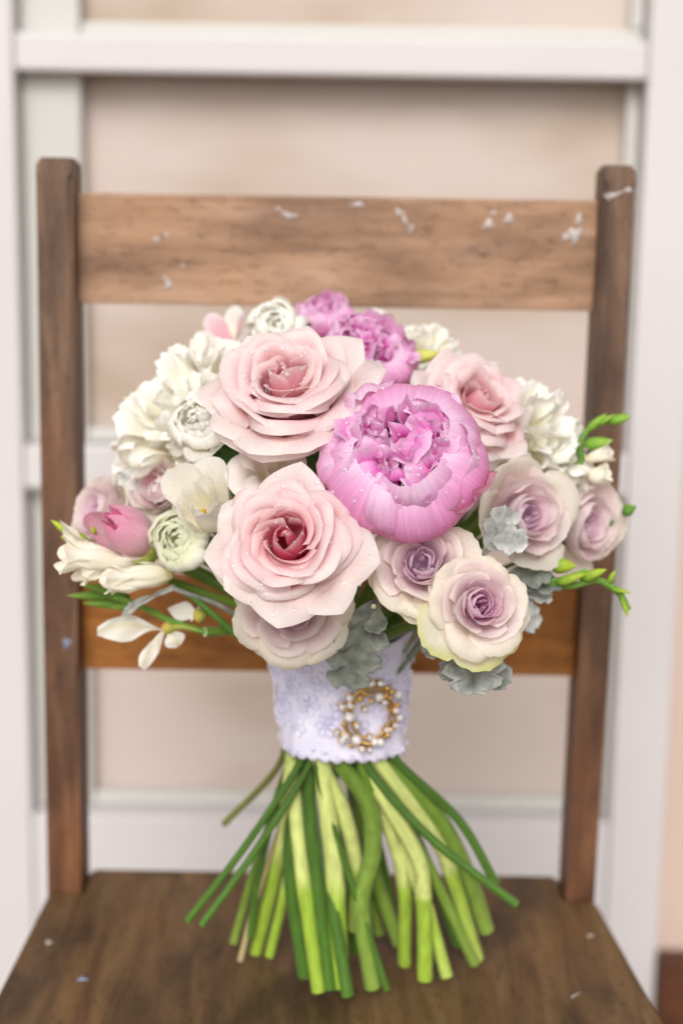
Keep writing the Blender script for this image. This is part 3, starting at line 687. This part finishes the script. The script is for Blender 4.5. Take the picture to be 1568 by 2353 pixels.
# --- three large blush roses
F = fl_(14, 'garden_rose', 'large blush rose with deep pink heart and pointed petals, below the magenta peony', 'rose', 657, 1240, .785, 196, (-.06, .26, .95), hc=.62, group=G_BL)
blush_rose(F, outer=[190, 157, 80, 32, -14, -53, -95, -141], outL=[1.22, 1.1, 1.22, 1.08, 1.36, 1.32, 1.3, 1.16])
F.drops(800, r1=.0014); green_leaves(F, [(700, 1380, .85, 560, 1350, .86, 40), (720, 1330, .87, 850, 1245, .85, 45)]); done(F)
F = fl_(18, 'garden_rose', 'large pale blush rose covered in water drops, turned up, left above the magenta peony', 'rose', 652, 868, .82, 206, (-.10, .62, .78), hc=.66, group=G_BL)
blush_rose(F, outer=[178, 215, 250, 285, 330, 5, 35, 75, 120], outL=[1.24, 1.2, 1.3, 1.34, 1.2, 1.4, 1.3, 1.16, 1.1], pale=.8)
F.drops(1000, r1=.0015); green_leaves(F, [(600, 1060, .86, 470, 1015, .85, 34), (560, 1080, .87, 540, 990, .85, 30)]); done(F)
F = fl_(2, 'garden_rose', 'soft pale blush rose half hidden behind the right of the magenta peony', 'rose', 1096, 924, .865, 168, (.42, .52, .74), hc=.6, group=G_BL)
blush_rose(F, pale=.85); F.drops(160); done(F)

# --- peonies
F = fl_(12, 'peony', 'big magenta pink peony with crumpled heart, wet with drops, centre of bouquet', 'peony', 926, 1046, .795, 240, (-.12, .36, .92), hc=.70, mat=M_PEONY)
peony(F)
leafc = [(0, (244, 190, 204)), (.5, (246, 202, 208)), (1, (242, 176, 204))]
F.ring(2, 0, leafc, phis=[-22, -42], Ls=[1.24, 1.22], L=1.4, H=15, al=[92, 64, 30, 20], b=.3, nu=11, nv=13, edge=(190, 40, 90), edgeamt=.8, r0=.1, wob=.04)
F.drops(1400, r1=.0014); green_leaves(F, [(770, 1130, .86, 672, 1005, .868, 62), (840, 1260, .86, 800, 1200, .85, 40)]); done(F, hr=.004)
F = fl_(10, 'peony', 'smaller mauve pink peony peeking out behind the upper blush rose', 'peony', 850, 800, .89, 140, (.1, .5, .85), hc=.75, mat=M_PEONY)
peony(F, n_in=18); F.drops(60); done(F)
F = fl_(22, 'peony', 'deep pink peony bud at the top of the bouquet against the back rail', 'peony', 745, 716, .955, 84, (-.1, .8, .55), hc=.7, mat=M_PEONY)
peony(F, n_in=10); done(F)

# --- lilac spray roses
F = fl_(3, 'spray_rose', 'lilac spray rose with violet heart directly under the magenta peony', 'rose', 968, 1294, .803, 130, (-.08, .26, .97), hc=.55, group=G_LI)
spray_rose(F); F.drops(70, r1=.0008); done(F)
F = fl_(19, 'spray_rose', 'round lilac spray rose with pink eye and cream green outer petals, lowest on the right', 'rose', 1108, 1388, .792, 120, (.18, .16, .96), hc=.6, group=G_LI)
spray_rose(F, .8, centre=((222, 120, 186), (238, 196, 224)))
F.ring(3, 0, [(0, (222, 226, 160)), (.4, (240, 238, 206)), (.8, (244, 240, 222)), (1, (226, 228, 150))], phis=[-95, -60, 210], Ls=[1.2, 1.12, 1.2], L=1.3, H=36, al=[90, 74, 82, 104], b=.14, r0=.08, wob=.05, jag=.03)
F.drops(50, r1=.0008); done(F)
F = fl_(23, 'spray_rose', 'lilac spray rose facing down beneath the large blush rose, above the lace', 'rose', 668, 1402, .822, 138, (.06, -.2, .95), hc=.5, group=G_LI)
spray_rose(F, 1.0, centre=((212, 166, 200), (228, 198, 216))); done(F)
F = fl_(15, 'spray_rose', 'cupped lilac rose bud between grey leaf and outermost lilac rose', 'rose', 1230, 1180, .855, 138, (.42, .10, .9), hc=.8, group=G_LI)
spray_rose(F, .35, outn=4, centre=((230, 190, 220), (240, 214, 230))); done(F)
F = fl_(6, 'spray_rose', 'closed pale lilac rose in front of the right chair post', 'rose', 1372, 1205, .90, 140, (.62, -.1, .75), hc=.8, group=G_LI)
spray_rose(F, .25, outn=3, centre=((230, 196, 220), (240, 218, 228))); done(F)
F = fl_(27, 'spray_rose', 'pale lilac rose behind the pink tulip bud', 'rose', 212, 1170, .90, 108, (-.7, .3, .6), hc=.7, group=G_LI)
spray_rose(F, .5, outn=4); done(F)
F = fl_(28, 'spray_rose', 'small blush rose tucked behind the white ranunculus and pink tulip bud', 'rose', 350, 1112, .885, 96, (-.4, .3, .8), hc=.7)
spray_rose(F, .5, centre=((232, 150, 160), (238, 190, 190)), outn=3); done(F)

# --- white blooms
GW = 'white double blooms in the bouquet'
F = fl_(4, 'double_white_bloom', 'ruffled white bloom left of the upper blush rose', 'flower', 425, 862, .885, 165, (-.45, .55, .7), hc=.8, mat=M_WHITE, group=GW)
ruffle(F); done(F)
F = fl_(5, 'double_white_bloom', 'ruffled white bloom with broad skirt petals at the left shoulder of the bouquet', 'flower', 338, 985, .885, 172, (-.6, .25, .75), hc=.75, mat=M_WHITE, group=GW)
ruffle(F, n=42); done(F)
F = fl_(9, 'white_ranunculus', 'creamy white ranunculus under the left edge of the upper blush rose', 'flower', 448, 962, .85, 104, (-.3, .2, .93), hc=.8, mat=M_WHITE)
ranunculus(F, cols=WHC, greenedge=False, ruf=.04, layers=4)
F.ring(2, 0, WHC, phis=[-80, -30], L=1.2, H=44, al=[88, 56, 36, 40], b=.2, wob=.08, ruf=.03); F.drops(20, r1=.0008); done(F)
F = fl_(13, 'white_ranunculus', 'round greenish white ranunculus beside the pink tulip bud', 'flower', 402, 1232, .845, 112, (-.35, .15, .92), hc=.8, mat=M_WHITE)
ranunculus(F); done(F)
F = fl_(16, 'white_freesia_bloom', 'open white bloom with yellow stamens beside the large blush rose', 'flower', 468, 1165, .83, 100, (-.25, .45, .85), hc=.85, mat=M_WHITE)
cup_bloom(F, WHC, al=(88, 18, -10, 6), L=1.5, H=58, wob=.07, b=.16, ruf=.03, rufv=.5)
for k in range(5):
    a = k * 72; q = np.array([.1 * math.cos(R_(a)), .1 * math.sin(R_(a)), .1]); e = np.array([.16 * math.cos(R_(a)), .16 * math.sin(R_(a)), .62])
    blob('stamen', Vector(F.world(q)) + F.loc, Vector(F.world(e)) + F.loc, .0016, (226, 214, 120), (228, 178, 40), F.root, F.loc, n=6, sides=6, prof=[.3, .3, .35, .5, 1, .3])
F.ring(2, 0, WHC, phis=[70, 125], L=1.75, H=44, al=[86, 34, 16, 22], b=.16, wob=.06); F.drops(70, r1=.0008); done(F)
F = fl_(11, 'cream_rose', 'creamy white rose with rolled petal between the two large blush roses', 'rose', 622, 1080, .83, 128, (-.1, .45, .88), hc=.75, mat=M_WHITE)
cup_bloom(F, [(0, (236, 226, 196)), (.5, (244, 234, 222)), (1, (247, 238, 232))], al=(66, 12, 8, 95), L=1.25, H=52, wob=.03, b=.16)
F.ring(3, 80, [(0, (236, 226, 196)), (1, (247, 236, 228))], L=.9, H=56, al=[50, 4, -8, 20], b=.12, wob=.03); done(F)
F = fl_(21, 'double_white_bloom', 'ruffled white bloom right of the half hidden blush rose', 'flower', 1248, 962, .89, 158, (.45, .5, .75), hc=.8, mat=M_WHITE, group=GW)
ruffle(F, n=44); done(F)
F = fl_(25, 'double_white_bloom', 'smooth lower white bloom above the closed lilac rose', 'flower', 1295, 1065, .895, 136, (.55, .25, .8), hc=.75, mat=M_WHITE, group=GW)
ruffle(F, n=34, size=.66); done(F)
F = fl_(7, 'white_freesia_bloom', 'smooth white bloom with broad petal at the crown left of the deep pink bud', 'flower', 632, 742, .915, 96, (-.1, .35, .93), hc=.75, mat=M_WHITE)
ranunculus(F, cols=WH, greenedge=False, layers=3)
F.ring(3, 0, WH, phis=[60, 120, 200], L=1.25, H=48, al=[88, 44, 4, -10], b=.16, wob=.05)
green_leaves(F, [(690, 760, .93, 712, 742, .92, 10)]); done(F)
F = fl_(1, 'pink_white_freesia', 'small pink and white bloom left of the crown, behind ruffled white bloom', 'flower', 515, 757, .95, 74, (-.4, .6, .7), hc=.6, mat=M_WHITE)
F.ring(3, 10, [(0, (222, 150, 170)), (.6, (232, 190, 200)), (1, (240, 222, 224))], L=1.2, H=36, al=[70, 40, 30, 50], b=.3, wob=.06)
F.ring(3, 70, WH, L=1.15, H=36, al=[76, 50, 40, 60], b=.25, wob=.06); done(F)
F = fl_(8, 'double_white_bloom', 'small white bloom with yellow green bud behind the mauve peony', 'flower', 990, 790, .94, 92, (.3, .6, .75), hc=.75, mat=M_WHITE)
ruffle(F, n=44)
blob('bud', P(945, 822, .905), P(1008, 812, .90), .0042, (200, 210, 90), (222, 220, 120), F.root, F.loc); done(F)
F = fl_(24, 'double_white_bloom', 'small white bloom with notched petals right of the deep pink bud at the crown', 'flower', 860, 738, .945, 70, (.1, .8, .6), hc=.7, mat=M_WHITE)
ruffle(F, n=20); done(F)

# --- pink tulip bud
F = fl_(17, 'tulip', 'pink tulip bud with green sepal between cream freesia and white ranunculus', 'tulip', 266, 1205, .86, 132, (-.45, .35, .8), hc=1.0, mat=M_PEONY)
cup_bloom(F, [(0, (206, 214, 140)), (.25, (250, 232, 234)), (.6, (249, 212, 226)), (1, (246, 178, 208))], al=(82, 14, -12, -26), L=1.6, H=56, wob=.03, b=.2)
F.ring(4, 20, [(0, (246, 176, 204)), (1, (240, 136, 186))], L=1.40, H=50, al=[60, 6, -18, -10], b=.2, wob=.05, ruf=.03)
F.ring(1, 0, [(0, (150, 176, 60)), (.6, (168, 190, 74)), (1, (190, 200, 100))], phis=[-62], L=1.25, H=40, al=[92, 60, 20, 10], b=.4, p=1.5, mat=M_LEAF, nm='sepal', r0=.1, wob=.02); done(F, sep=False)
# --- freesia sprays (stem, buds and open trumpets are parts of one spray)
CREAM = [(0, (240, 220, 150)), (.2, (250, 245, 224)), (.7, (252, 249, 238)), (1, (250, 244, 226))]
def trumpet(root, loc, p0, p1, rad, cols=CREAM, flare=(10, 8, 12, 30), nm='petal', b=.4):
    """an opening freesia trumpet from its tube end p0 towards p1"""
    ax = Vector(p1) - Vector(p0); L = ax.length
    class T: pass
    F = Flower.__new__(Flower); F.R = L; F.n = ax.normalized(); F.X = F.n.orthogonal().normalized(); F.Y = F.n.cross(F.X)
    F.O = Vector(p0); F.loc = loc; F.root = root; F.mat = M_WHITE; F.k = 0; F.grids = []; F.seed = int(abs(p0[0] * 9000 + p1[2] * 7000)) + 3
    F.B = np.array([F.X, F.Y, F.n]) * L; F.off = np.array(F.O - loc)
    q = rad / L
    for s_, o in ((0, 0), (60, 4)):
        F.ring(3, s_, cols, L=.98, H=62, al=[math.degrees(q) * 1.1 + flare[0] + o, flare[1] + o, flare[2] - 16 + o, flare[3] + o], b=b, p=2.2, r0=q * .3, sp=.08, wob=.04, ruf=.03, jl=.1, nu=11, nv=11)
def bud_spray(root, loc, stempts, srad, buds, c0=(120, 160, 50), c1=(176, 200, 70)):
    tube('stem', stempts, srad, [(0, (86, 130, 44)), (1, (120, 162, 60))], root, loc, n=24, sides=8)
    for (x0, y0, x1, y1, d, w) in buds:
        blob('bud', P(x0, y0, d), P(x1, y1, d - .004), w / 2 / FPX * d, c0, c1, root, loc)
i = 20
F = thing('freesia_spray', stem_end(i), 'cream freesia spray with green buds pointing left in front of the chair post', 'freesia'); L0 = Vector(F.location)
hp = P(395, 1318, .868)
stem(i, F, P(300, 1300, .872), None, hr=.0022)
trumpet(F, L0, P(290, 1295, .868), P(118, 1262, .855), .0085, flare=(12, 8, 14, 34))
trumpet(F, L0, P(262, 1290, .872), P(172, 1325, .862), .006, flare=(10, 8, 12, 30))
trumpet(F, L0, P(395, 1318, .862), P(232, 1330, .850), .0095, flare=(14, 10, 8, 30))
bud_spray(F, L0, [P(300, 1300, .872), P(220, 1255, .88), P(160, 1222, .885)], .0013, [(185, 1240, 118, 1195, .875, 22), (205, 1245, 150, 1215, .876, 20), (170, 1245, 140, 1232, .88, 14), (222, 1228, 198, 1205, .87, 16)], (150, 186, 40), (196, 214, 70))
blob('calyx', P(400, 1320, .863), P(360, 1318, .862), .004, (110, 150, 56), (200, 206, 120), F, L0)
i = 29
F = thing('freesia_spray', stem_end(i), 'white freesia spray drooping left over the lower back rail, green buds', 'freesia'); L0 = Vector(F.location)
tp = P(640, 1515, .89)
stem(i, F, P(470, 1452, .885), None, hr=.0026)
bud_spray(F, L0, [P(470, 1452, .885), P(390, 1425, .89), P(330, 1395, .895), P(240, 1362, .90)], .0019,
          [(300, 1372, 182, 1340, .90, 24), (270, 1368, 155, 1368, .902, 22), (300, 1390, 190, 1385, .904, 22), (330, 1392, 250, 1395, .9, 20)], (84, 130, 44), (140, 176, 66))
tube('stem', [P(470, 1452, .885), P(420, 1440, .885), P(380, 1444, .888)], .0016, [(0, (86, 130, 44)), (1, (190, 180, 80))], F, L0, n=14, sides=8)
tube('stem', [P(560, 1475, .885), P(500, 1420, .882), P(440, 1370, .88), P(400, 1345, .878)], .0018, [(0, (70, 112, 40)), (1, (96, 140, 50))], F, L0, n=18, sides=8)
pd = P(385, 1442, .888)
WPT = [(0, (226, 190, 80)), (.2, (240, 232, 200)), (.5, (250, 249, 246)), (1, (252, 252, 250))]
for (x1, y1, w_) in ((222, 1440, 34), (318, 1530, 20), (410, 1482, 26)):
    leaf('petal', pd, P(x1, y1, .885), camdir((0, .5, 1)), w_ / FPX * .885, ((236, 230, 208), (248, 246, 240), (222, 212, 170)), F, L0, mat=M_WHITE, bend=.45, fold=-.9, wavy=.07, seed=x1, env=[.12, .2, .42, .85, 1, .85, .3])
for (x1, y1, w_) in ((385, 1395, 26), (440, 1408, 22)):
    leaf('petal', P(455, 1412, .89), P(x1, y1, .892), camdir((0, .6, 1)), w_ / FPX * .885, ((244, 240, 226), (248, 246, 240)), F, L0, mat=M_WHITE, bend=.2, env=[.3, .5, .9, 1, .8, .5, .1])
blob('calyx', P(445, 1418, .889), P(478, 1408, .888), .0042, (228, 190, 90), (110, 150, 56), F, L0); blob('calyx', P(372, 1441, .888), P(408, 1444, .887), .0036, (228, 190, 90), (110, 150, 56), F, L0)
i = 30
F = thing('freesia_spray', stem_end(i), 'green freesia bud spray curving out right below the closed lilac rose', 'freesia'); L0 = Vector(F.location)
stem(i, F, P(1180, 1320, .87), None, hr=.0020)
bud_spray(F, L0, [P(1180, 1320, .87), P(1240, 1336, .87), P(1310, 1346, .872), P(1370, 1332, .875), P(1420, 1362, .878), P(1442, 1400, .88)], .0019,
          [(1262, 1298, 1322, 1300, .868, 38), (1330, 1330, 1392, 1308, .872, 26), (1275, 1340, 1345, 1318, .868, 24), (1395, 1342, 1412, 1310, .876, 14), (1400, 1352, 1450, 1362, .876, 13), (1425, 1370, 1442, 1418, .878, 13)], (104, 152, 40), (186, 206, 60))
tube('stem', [P(1235, 1335, .87), P(1290, 1330, .87), P(1345, 1310, .872)], .0014, [(0, (96, 142, 46)), (1, (120, 166, 60))], F, L0, n=12, sides=7)
i = 31
F = thing('freesia_spray', stem_end(i), 'green freesia bud spray with small cream bloom against the right chair post', 'freesia'); L0 = Vector(F.location)
stem(i, F, P(1335, 1060, .905), None, hr=.0018)
bud_spray(F, L0, [P(1335, 1060, .905), P(1332, 1020, .905), P(1352, 985, .905), P(1400, 965, .905), P(1440, 955, .905)], .0019,
          [(1395, 968, 1448, 958, .903, 24), (1345, 990, 1392, 950, .905, 20), (1340, 1022, 1408, 1012, .90, 30), (1370, 975, 1412, 952, .903, 16)], (110, 160, 50), (156, 194, 70))
trumpet(F, L0, P(1345, 1055, .90), P(1412, 1035, .895), .005); trumpet(F, L0, P(1352, 1095, .90), P(1402, 1085, .895), .008)
i = 32
F = thing('freesia_bud', stem_end(i), 'single dark green freesia bud right of the closed lilac rose', 'freesia'); L0 = Vector(F.location)
stem(i, F, P(1415, 1195, .915), None, hr=.0014)
blob('bud', P(1428, 1182, .914), P(1460, 1162, .913), .0030, (70, 120, 40), (120, 160, 60), F, L0); blob('bud', P(1432, 1172, .916), P(1448, 1158, .915), .0024, (60, 104, 36), (150, 184, 60), F, L0)

# --- dusty miller leaves
GD = 'grey dusty miller leaves under the flowers'
FC, FCD = ((168, 170, 166), (196, 198, 194), (150, 152, 150)), ((104, 108, 100), (124, 128, 120), (92, 98, 90))
def miller(label, base, tip, w, cols, nrm=(0, .3, 1), lobes=4, seed=1, d=.85, bend=.2, env=None, more=(), twig=None):
    b, t = P(*base), P(*tip)
    o = thing('dusty_miller_leaf', b, label, 'leaf', GD); loc = Vector(o.location)
    leaf('blade', b, t, camdir(nrm), w / FPX * base[2], cols, o, loc, mat=M_FELT, bend=bend, lobes=lobes, lobeamt=.58, nu=17, nv=61, wavy=.03, sub=1, seed=seed, fold=.5, env=env or [.2, .6, .95, 1, .95, .75, .35])
    for (b2, t2, w2, n2) in more:
        leaf('blade', P(*b2), P(*t2), camdir(n2), w2 / FPX * b2[2], cols, o, loc, mat=M_FELT, bend=bend, lobes=3, lobeamt=.56, nu=15, nv=47, wavy=.03, sub=1, seed=seed + 3, fold=.5, env=[.2, .6, .95, 1, .95, .75, .35])
    q = WT + Vector((max(-.026, min(.026, (b.x - WT.x) * .4)), -.006, .012))
    tube('stalk', [b + (t - b) * .06, b + (q - b) * .5 + Vector((0, .004, -.004)), q + Vector((0, 0, -.03))], .0013, [(0, cols[0]), (1, (110, 130, 96))], o, loc, mat=M_FELT, n=16, sides=7)
miller('dark grey dusty miller leaf hanging over the lace beside the brooch', (862, 1380, .826), (790, 1585, .838), 74, FCD, (.25, .25, 1), 4, 2, more=[((835, 1440, .83), (885, 1425, .826), 28, (0, .5, 1))])
miller('pale grey dusty miller leaf right of the magenta peony', (1120, 1265, .85), (1172, 1172, .845), 46, FC, (.3, .2, 1), 3, 4, more=[((1128, 1240, .85), (1205, 1240, .84), 40, (.2, .4, 1))])
miller('grey dusty miller leaf hanging below the cream green outer petals of the lowest lilac rose', (1085, 1465, .818), (1092, 1592, .812), 78, ((130, 134, 130), (160, 162, 158), (112, 116, 112)), (.1, .2, 1), 3, 6, more=[((1085, 1490, .828), (1165, 1570, .822), 42, (.3, .2, 1)), ((1030, 1470, .84), (975, 1500, .838), 26, (-.2, .2, 1)), ((1050, 1500, .838), (1022, 1560, .835), 30, (-.2, .3, 1))])
miller('dark grey dusty miller leaf right of the lowest lilac rose', (1160, 1330, .86), (1262, 1305, .862), 44, FCD, (.2, .5, .9), 3, 8, more=[((1190, 1345, .862), (1290, 1335, .87), 30, (.1, .6, .9))])
miller('frosted grey dusty miller leaf in front of the lower back rail on the right', (1180, 1350, .872), (1235, 1445, .875), 36, FC, (.4, .3, .9), 4, 9, more=[((1195, 1352, .872), (1270, 1368, .875), 28, (.2, .5, .9))])
miller('grey dusty miller leaf behind the pink tulip bud', (330, 1125, .89), (278, 1085, .895), 30, FC, (-.3, .4, .9), 3, 10)
miller('narrow grey dusty miller leaf crossing the left freesia stems', (400, 1345, .87), (275, 1405, .875), 12, FC, (0, .6, .8), 3, 12)

# ------------------------------------------------------------------ lace binding
def lace_mat():
    mt, n, l, b, out = newmat('lavender_lace')
    tc = nd(n, 'ShaderNodeTexCoord')
    v = nd(n, 'ShaderNodeTexVoronoi', Scale=95.0, feature='SMOOTH_F1'); l.new(tc.outputs['Object'], v.inputs['Vector'])
    v2 = nd(n, 'ShaderNodeTexVoronoi', Scale=620.0, feature='DISTANCE_TO_EDGE'); l.new(tc.outputs['Object'], v2.inputs['Vector'])
    r = ramp(n, [(0.1, lin((236, 234, 247))), (0.7, lin((218, 215, 240)))]); l.new(v.outputs[0], r.inputs[0])
    l.new(r.outputs[0], b.inputs['Base Color']); b.inputs['Roughness'].default_value = 0.75; b.inputs['Sheen Weight'].default_value = 0.3
    m2 = nd(n, 'ShaderNodeMath', operation='MULTIPLY_ADD'); m2.inputs[1].default_value = -1.2
    l.new(v.outputs[0], m2.inputs[0]); l.new(v2.outputs[0], m2.inputs[2])
    bp = nd(n, 'ShaderNodeBump', Strength=0.45, Distance=0.0015); l.new(m2.outputs[0], bp.inputs['Height']); l.new(bp.outputs[0], b.inputs['Normal'])
    return mt
M_LACE = lace_mat()
wr_ = thing('lace_binding', PY(789, 1740, YW), 'lavender white lace band wrapped round the stems below the flowers', 'lace band'); WL = Vector(wr_.location)
def wrap_pt(a, t, off=0.0):
    """a = angle round (0 = towards the camera), t = 0 upper edge .. 1 lower edge"""
    cx, cy = 780 + 9 * t, 1462 + 250 * t
    c = PY(cx, cy, YW); half = (168 - 26 * t - 8 * math.sin(math.pi * t)) / FPX * .925
    w_ = mnoise.noise(Vector((math.sin(a) * 3, math.cos(a) * 3, t * 4))) * .0016 + .0007 * math.sin(9 * a + 3 * t)
    rx, ry = half + w_ + off, half * .70 + w_ + off
    return Vector((c.x + rx * math.sin(a), YW - ry * math.cos(a), c.z))
V = []; UV = []; na, ntt = 120, 34
for i in range(ntt):
    for k in range(na):
        a = 2 * math.pi * k / na; t = i / (ntt - 1)
        p = wrap_pt(a, t)
        sc = abs(math.sin(a * 15)) ** .7
        if t > .9: p.z -= (t - .9) / .1 * .0022 * sc
        if t < .12: p.z += (.12 - t) / .12 * (.0016 * math.sin(a * 5 + 1) + .0055 * max(0, math.sin(a)) )
        V.append(p - WL); UV.append((k / na, t))
band = mesh('lace', V, gridfaces(ntt, na, True), M_LACE, wr_, None, UV)
so = band.modifiers.new('thickness', 'SOLIDIFY'); so.thickness = .0012; so.offset = 1
# raised floral motifs and the row of picots along the lower edge: sewn cord, joined
def cordloops(cen, rad, n, turns, cr):
    Vv, Ff = [], []
    for (a, t) in cen:
        ph = random.random() * 6
        for pt in range(n):
            base = len(Vv); N = 14
            for k in range(N):
                s_ = 2 * math.pi * k / N; la = ph + pt * 2 * math.pi / n
                u_, v_ = rad * (.55 + .42 * math.cos(s_)), rad * .3 * math.sin(s_)
                du, dv = u_ * math.cos(la) - v_ * math.sin(la), u_ * math.sin(la) + v_ * math.cos(la)
                for q in range(5):
                    b2 = 2 * math.pi * q / 5; o = cr * math.cos(b2)
                    f_ = 1 + o / rad
                    Vv.append(wrap_pt(a + du * f_ / .037, t + dv * f_ / .062, .0014 + cr * math.sin(b2)) - WL)
            for k in range(N):
                for q in range(5): Ff.append((base + k * 5 + q, base + k * 5 + (q + 1) % 5, base + ((k + 1) % N) * 5 + (q + 1) % 5, base + ((k + 1) % N) * 5 + q))
    return Vv, Ff
cen = [(-2.6 + .52 * i + (.26 if j % 2 else 0), .14 + .19 * j + .03 * math.sin(3 * i)) for i in range(11) for j in range(4)]
Vv, Ff = cordloops(cen, .0068, 6, 1, .00055)
o = mesh('floral_motifs', Vv, Ff, M_LACE, wr_); o['kind'] = 'stuff'
cen = [(-math.pi + 2 * math.pi * (k + .5) / 30, .945) for k in range(30)]
Vv, Ff = cordloops(cen, .0026, 1, 1, .0006)
o = mesh('picot_edge', Vv, Ff, M_LACE, wr_); o['kind'] = 'stuff'

# ------------------------------------------------------------------ brooch
def simple(name, c, metal=0, rough=.3, **kw):
    mt, n, l, b, out = newmat(name); tc = nd(n, 'ShaderNodeTexCoord'); nz = nd(n, 'ShaderNodeTexNoise', Scale=300.0); l.new(tc.outputs['Object'], nz.inputs['Vector'])
    c = np.array(lin(c)); r = ramp(n, [(.3, tuple(c * .8)), (.7, tuple(c))]); l.new(nz.outputs[0], r.inputs[0]); l.new(r.outputs[0], b.inputs['Base Color'])
    b.inputs['Metallic'].default_value = metal; b.inputs['Roughness'].default_value = rough
    for k, v in kw.items(): b.inputs[k.replace('_', ' ')].default_value = v
    return mt
M_GOLD = simple('antique_gold', (232, 190, 112), 1.0, .36); M_STONE = simple('clear_rhinestone', (252, 252, 254), .5, .10); M_PEARL = simple('pearl', (236, 230, 224), 0, .18, Coat_Weight=.6)
def bz(x, y, off):                              # zoom pixel on the band -> point just proud of its surface
    px, py = 568.8 + .26727 * x, 1436.9 + .26727 * y
    t = (py - 1490) / 250; c = PY(780 + 9 * t, py, YW); half = (168 - 26 * t) / FPX * .925
    a = math.asin(max(-.95, min(.95, (PY(px, py, YW - half * .8).x - c.x) / half)))
    return wrap_pt(a, t, off)
br = thing('brooch', bz(1040, 1040, .002), 'oval gold brooch set with rhinestones and pearls pinned on the lace', 'brooch'); BL = Vector(br.location)
ringc = [(1045 + 205 * math.cos(a) * (1 + .05 * math.sin(3 * a)), 750 + 235 * math.sin(a)) for a in np.linspace(0, 2 * math.pi, 22, endpoint=False)]
ringc2 = [(1045 + 160 * math.cos(a), 748 + 192 * math.sin(a)) for a in np.linspace(0, 2 * math.pi, 18, endpoint=False)]
for rc, rr in ((ringc, .0011), (ringc2, .0009)):
    pts = [bz(x, y, .0032) for x, y in rc]; pts.append(pts[0])
    tube('gold_band', pts, rr, [(0, (200, 150, 70)), (1, (200, 150, 70))], br, BL, mat=M_GOLD, n=64, sides=8)
def ball(nm, x, y, r, mat, off=.0055, sub=2):
    bm = bmesh.new(); bmesh.ops.create_icosphere(bm, subdivisions=sub, radius=r, matrix=Matrix.Translation(bz(x, y, off) - BL))
    me = bpy.data.meshes.new(nm); bm.to_mesh(me); bm.free(); return link_mesh(nm, me, mat, br, smooth=sub > 1)
for (x, y, r) in ((1052, 470, 34), (1128, 475, 34), (875, 578, 36), (815, 650, 38), (880, 645, 32), (1000, 685, 30), (1150, 640, 28), (1230, 720, 34), (935, 825, 34), (775, 870, 30), (840, 903, 40), (810, 945, 32),
                  (1030, 920, 32), (1160, 872, 32), (1225, 850, 28), (970, 1020, 30), (1022, 1025, 26)):
    rs = ball('rhinestone', x, y, r * .27 / FPX * .9 * 1.0, M_STONE, sub=1)
    tube('claw_setting', [bz(x, y, .0022), bz(x, y, .0050)], [r * .27 / FPX * .75, r * .27 / FPX], [(0, (200, 150, 70)), (1, (200, 150, 70))], rs, BL, mat=M_GOLD, n=4, sides=10, cap=(200, 150, 70))
for (x, y, r) in ((870, 740, 46), (925, 940, 46), (1265, 598, 34), (1110, 590, 40), (1060, 960, 34), (1100, 965, 36), (1262, 790, 30)): ball('pearl', x, y, r * .27 / FPX * .92, M_PEARL)
for (x, y, a, l_) in ((985, 545, 2.2, 60), (960, 600, 1.7, 55), (1190, 520, .7, 70), (1225, 560, .4, 60), (1050, 620, 3.6, 60), (1170, 590, 1.2, 55), (830, 800, 1.6, 60), (1180, 930, -.9, 60), (890, 985, .6, 55), (1262, 680, 1.3, 55), (1010, 560, 1.9, 60), (1205, 610, .9, 50)):
    p0, p1 = bz(x - l_ * .5 * math.cos(a), y + l_ * .5 * math.sin(a), .0038), bz(x + l_ * .5 * math.cos(a), y - l_ * .5 * math.sin(a), .0052)
    blob('gold_leaf', p0, p1, .0017, (200, 150, 70), (200, 150, 70), br, BL, mat=M_GOLD, n=7, sides=8, prof=[.15, .7, 1, .9, .6, .3, .05])
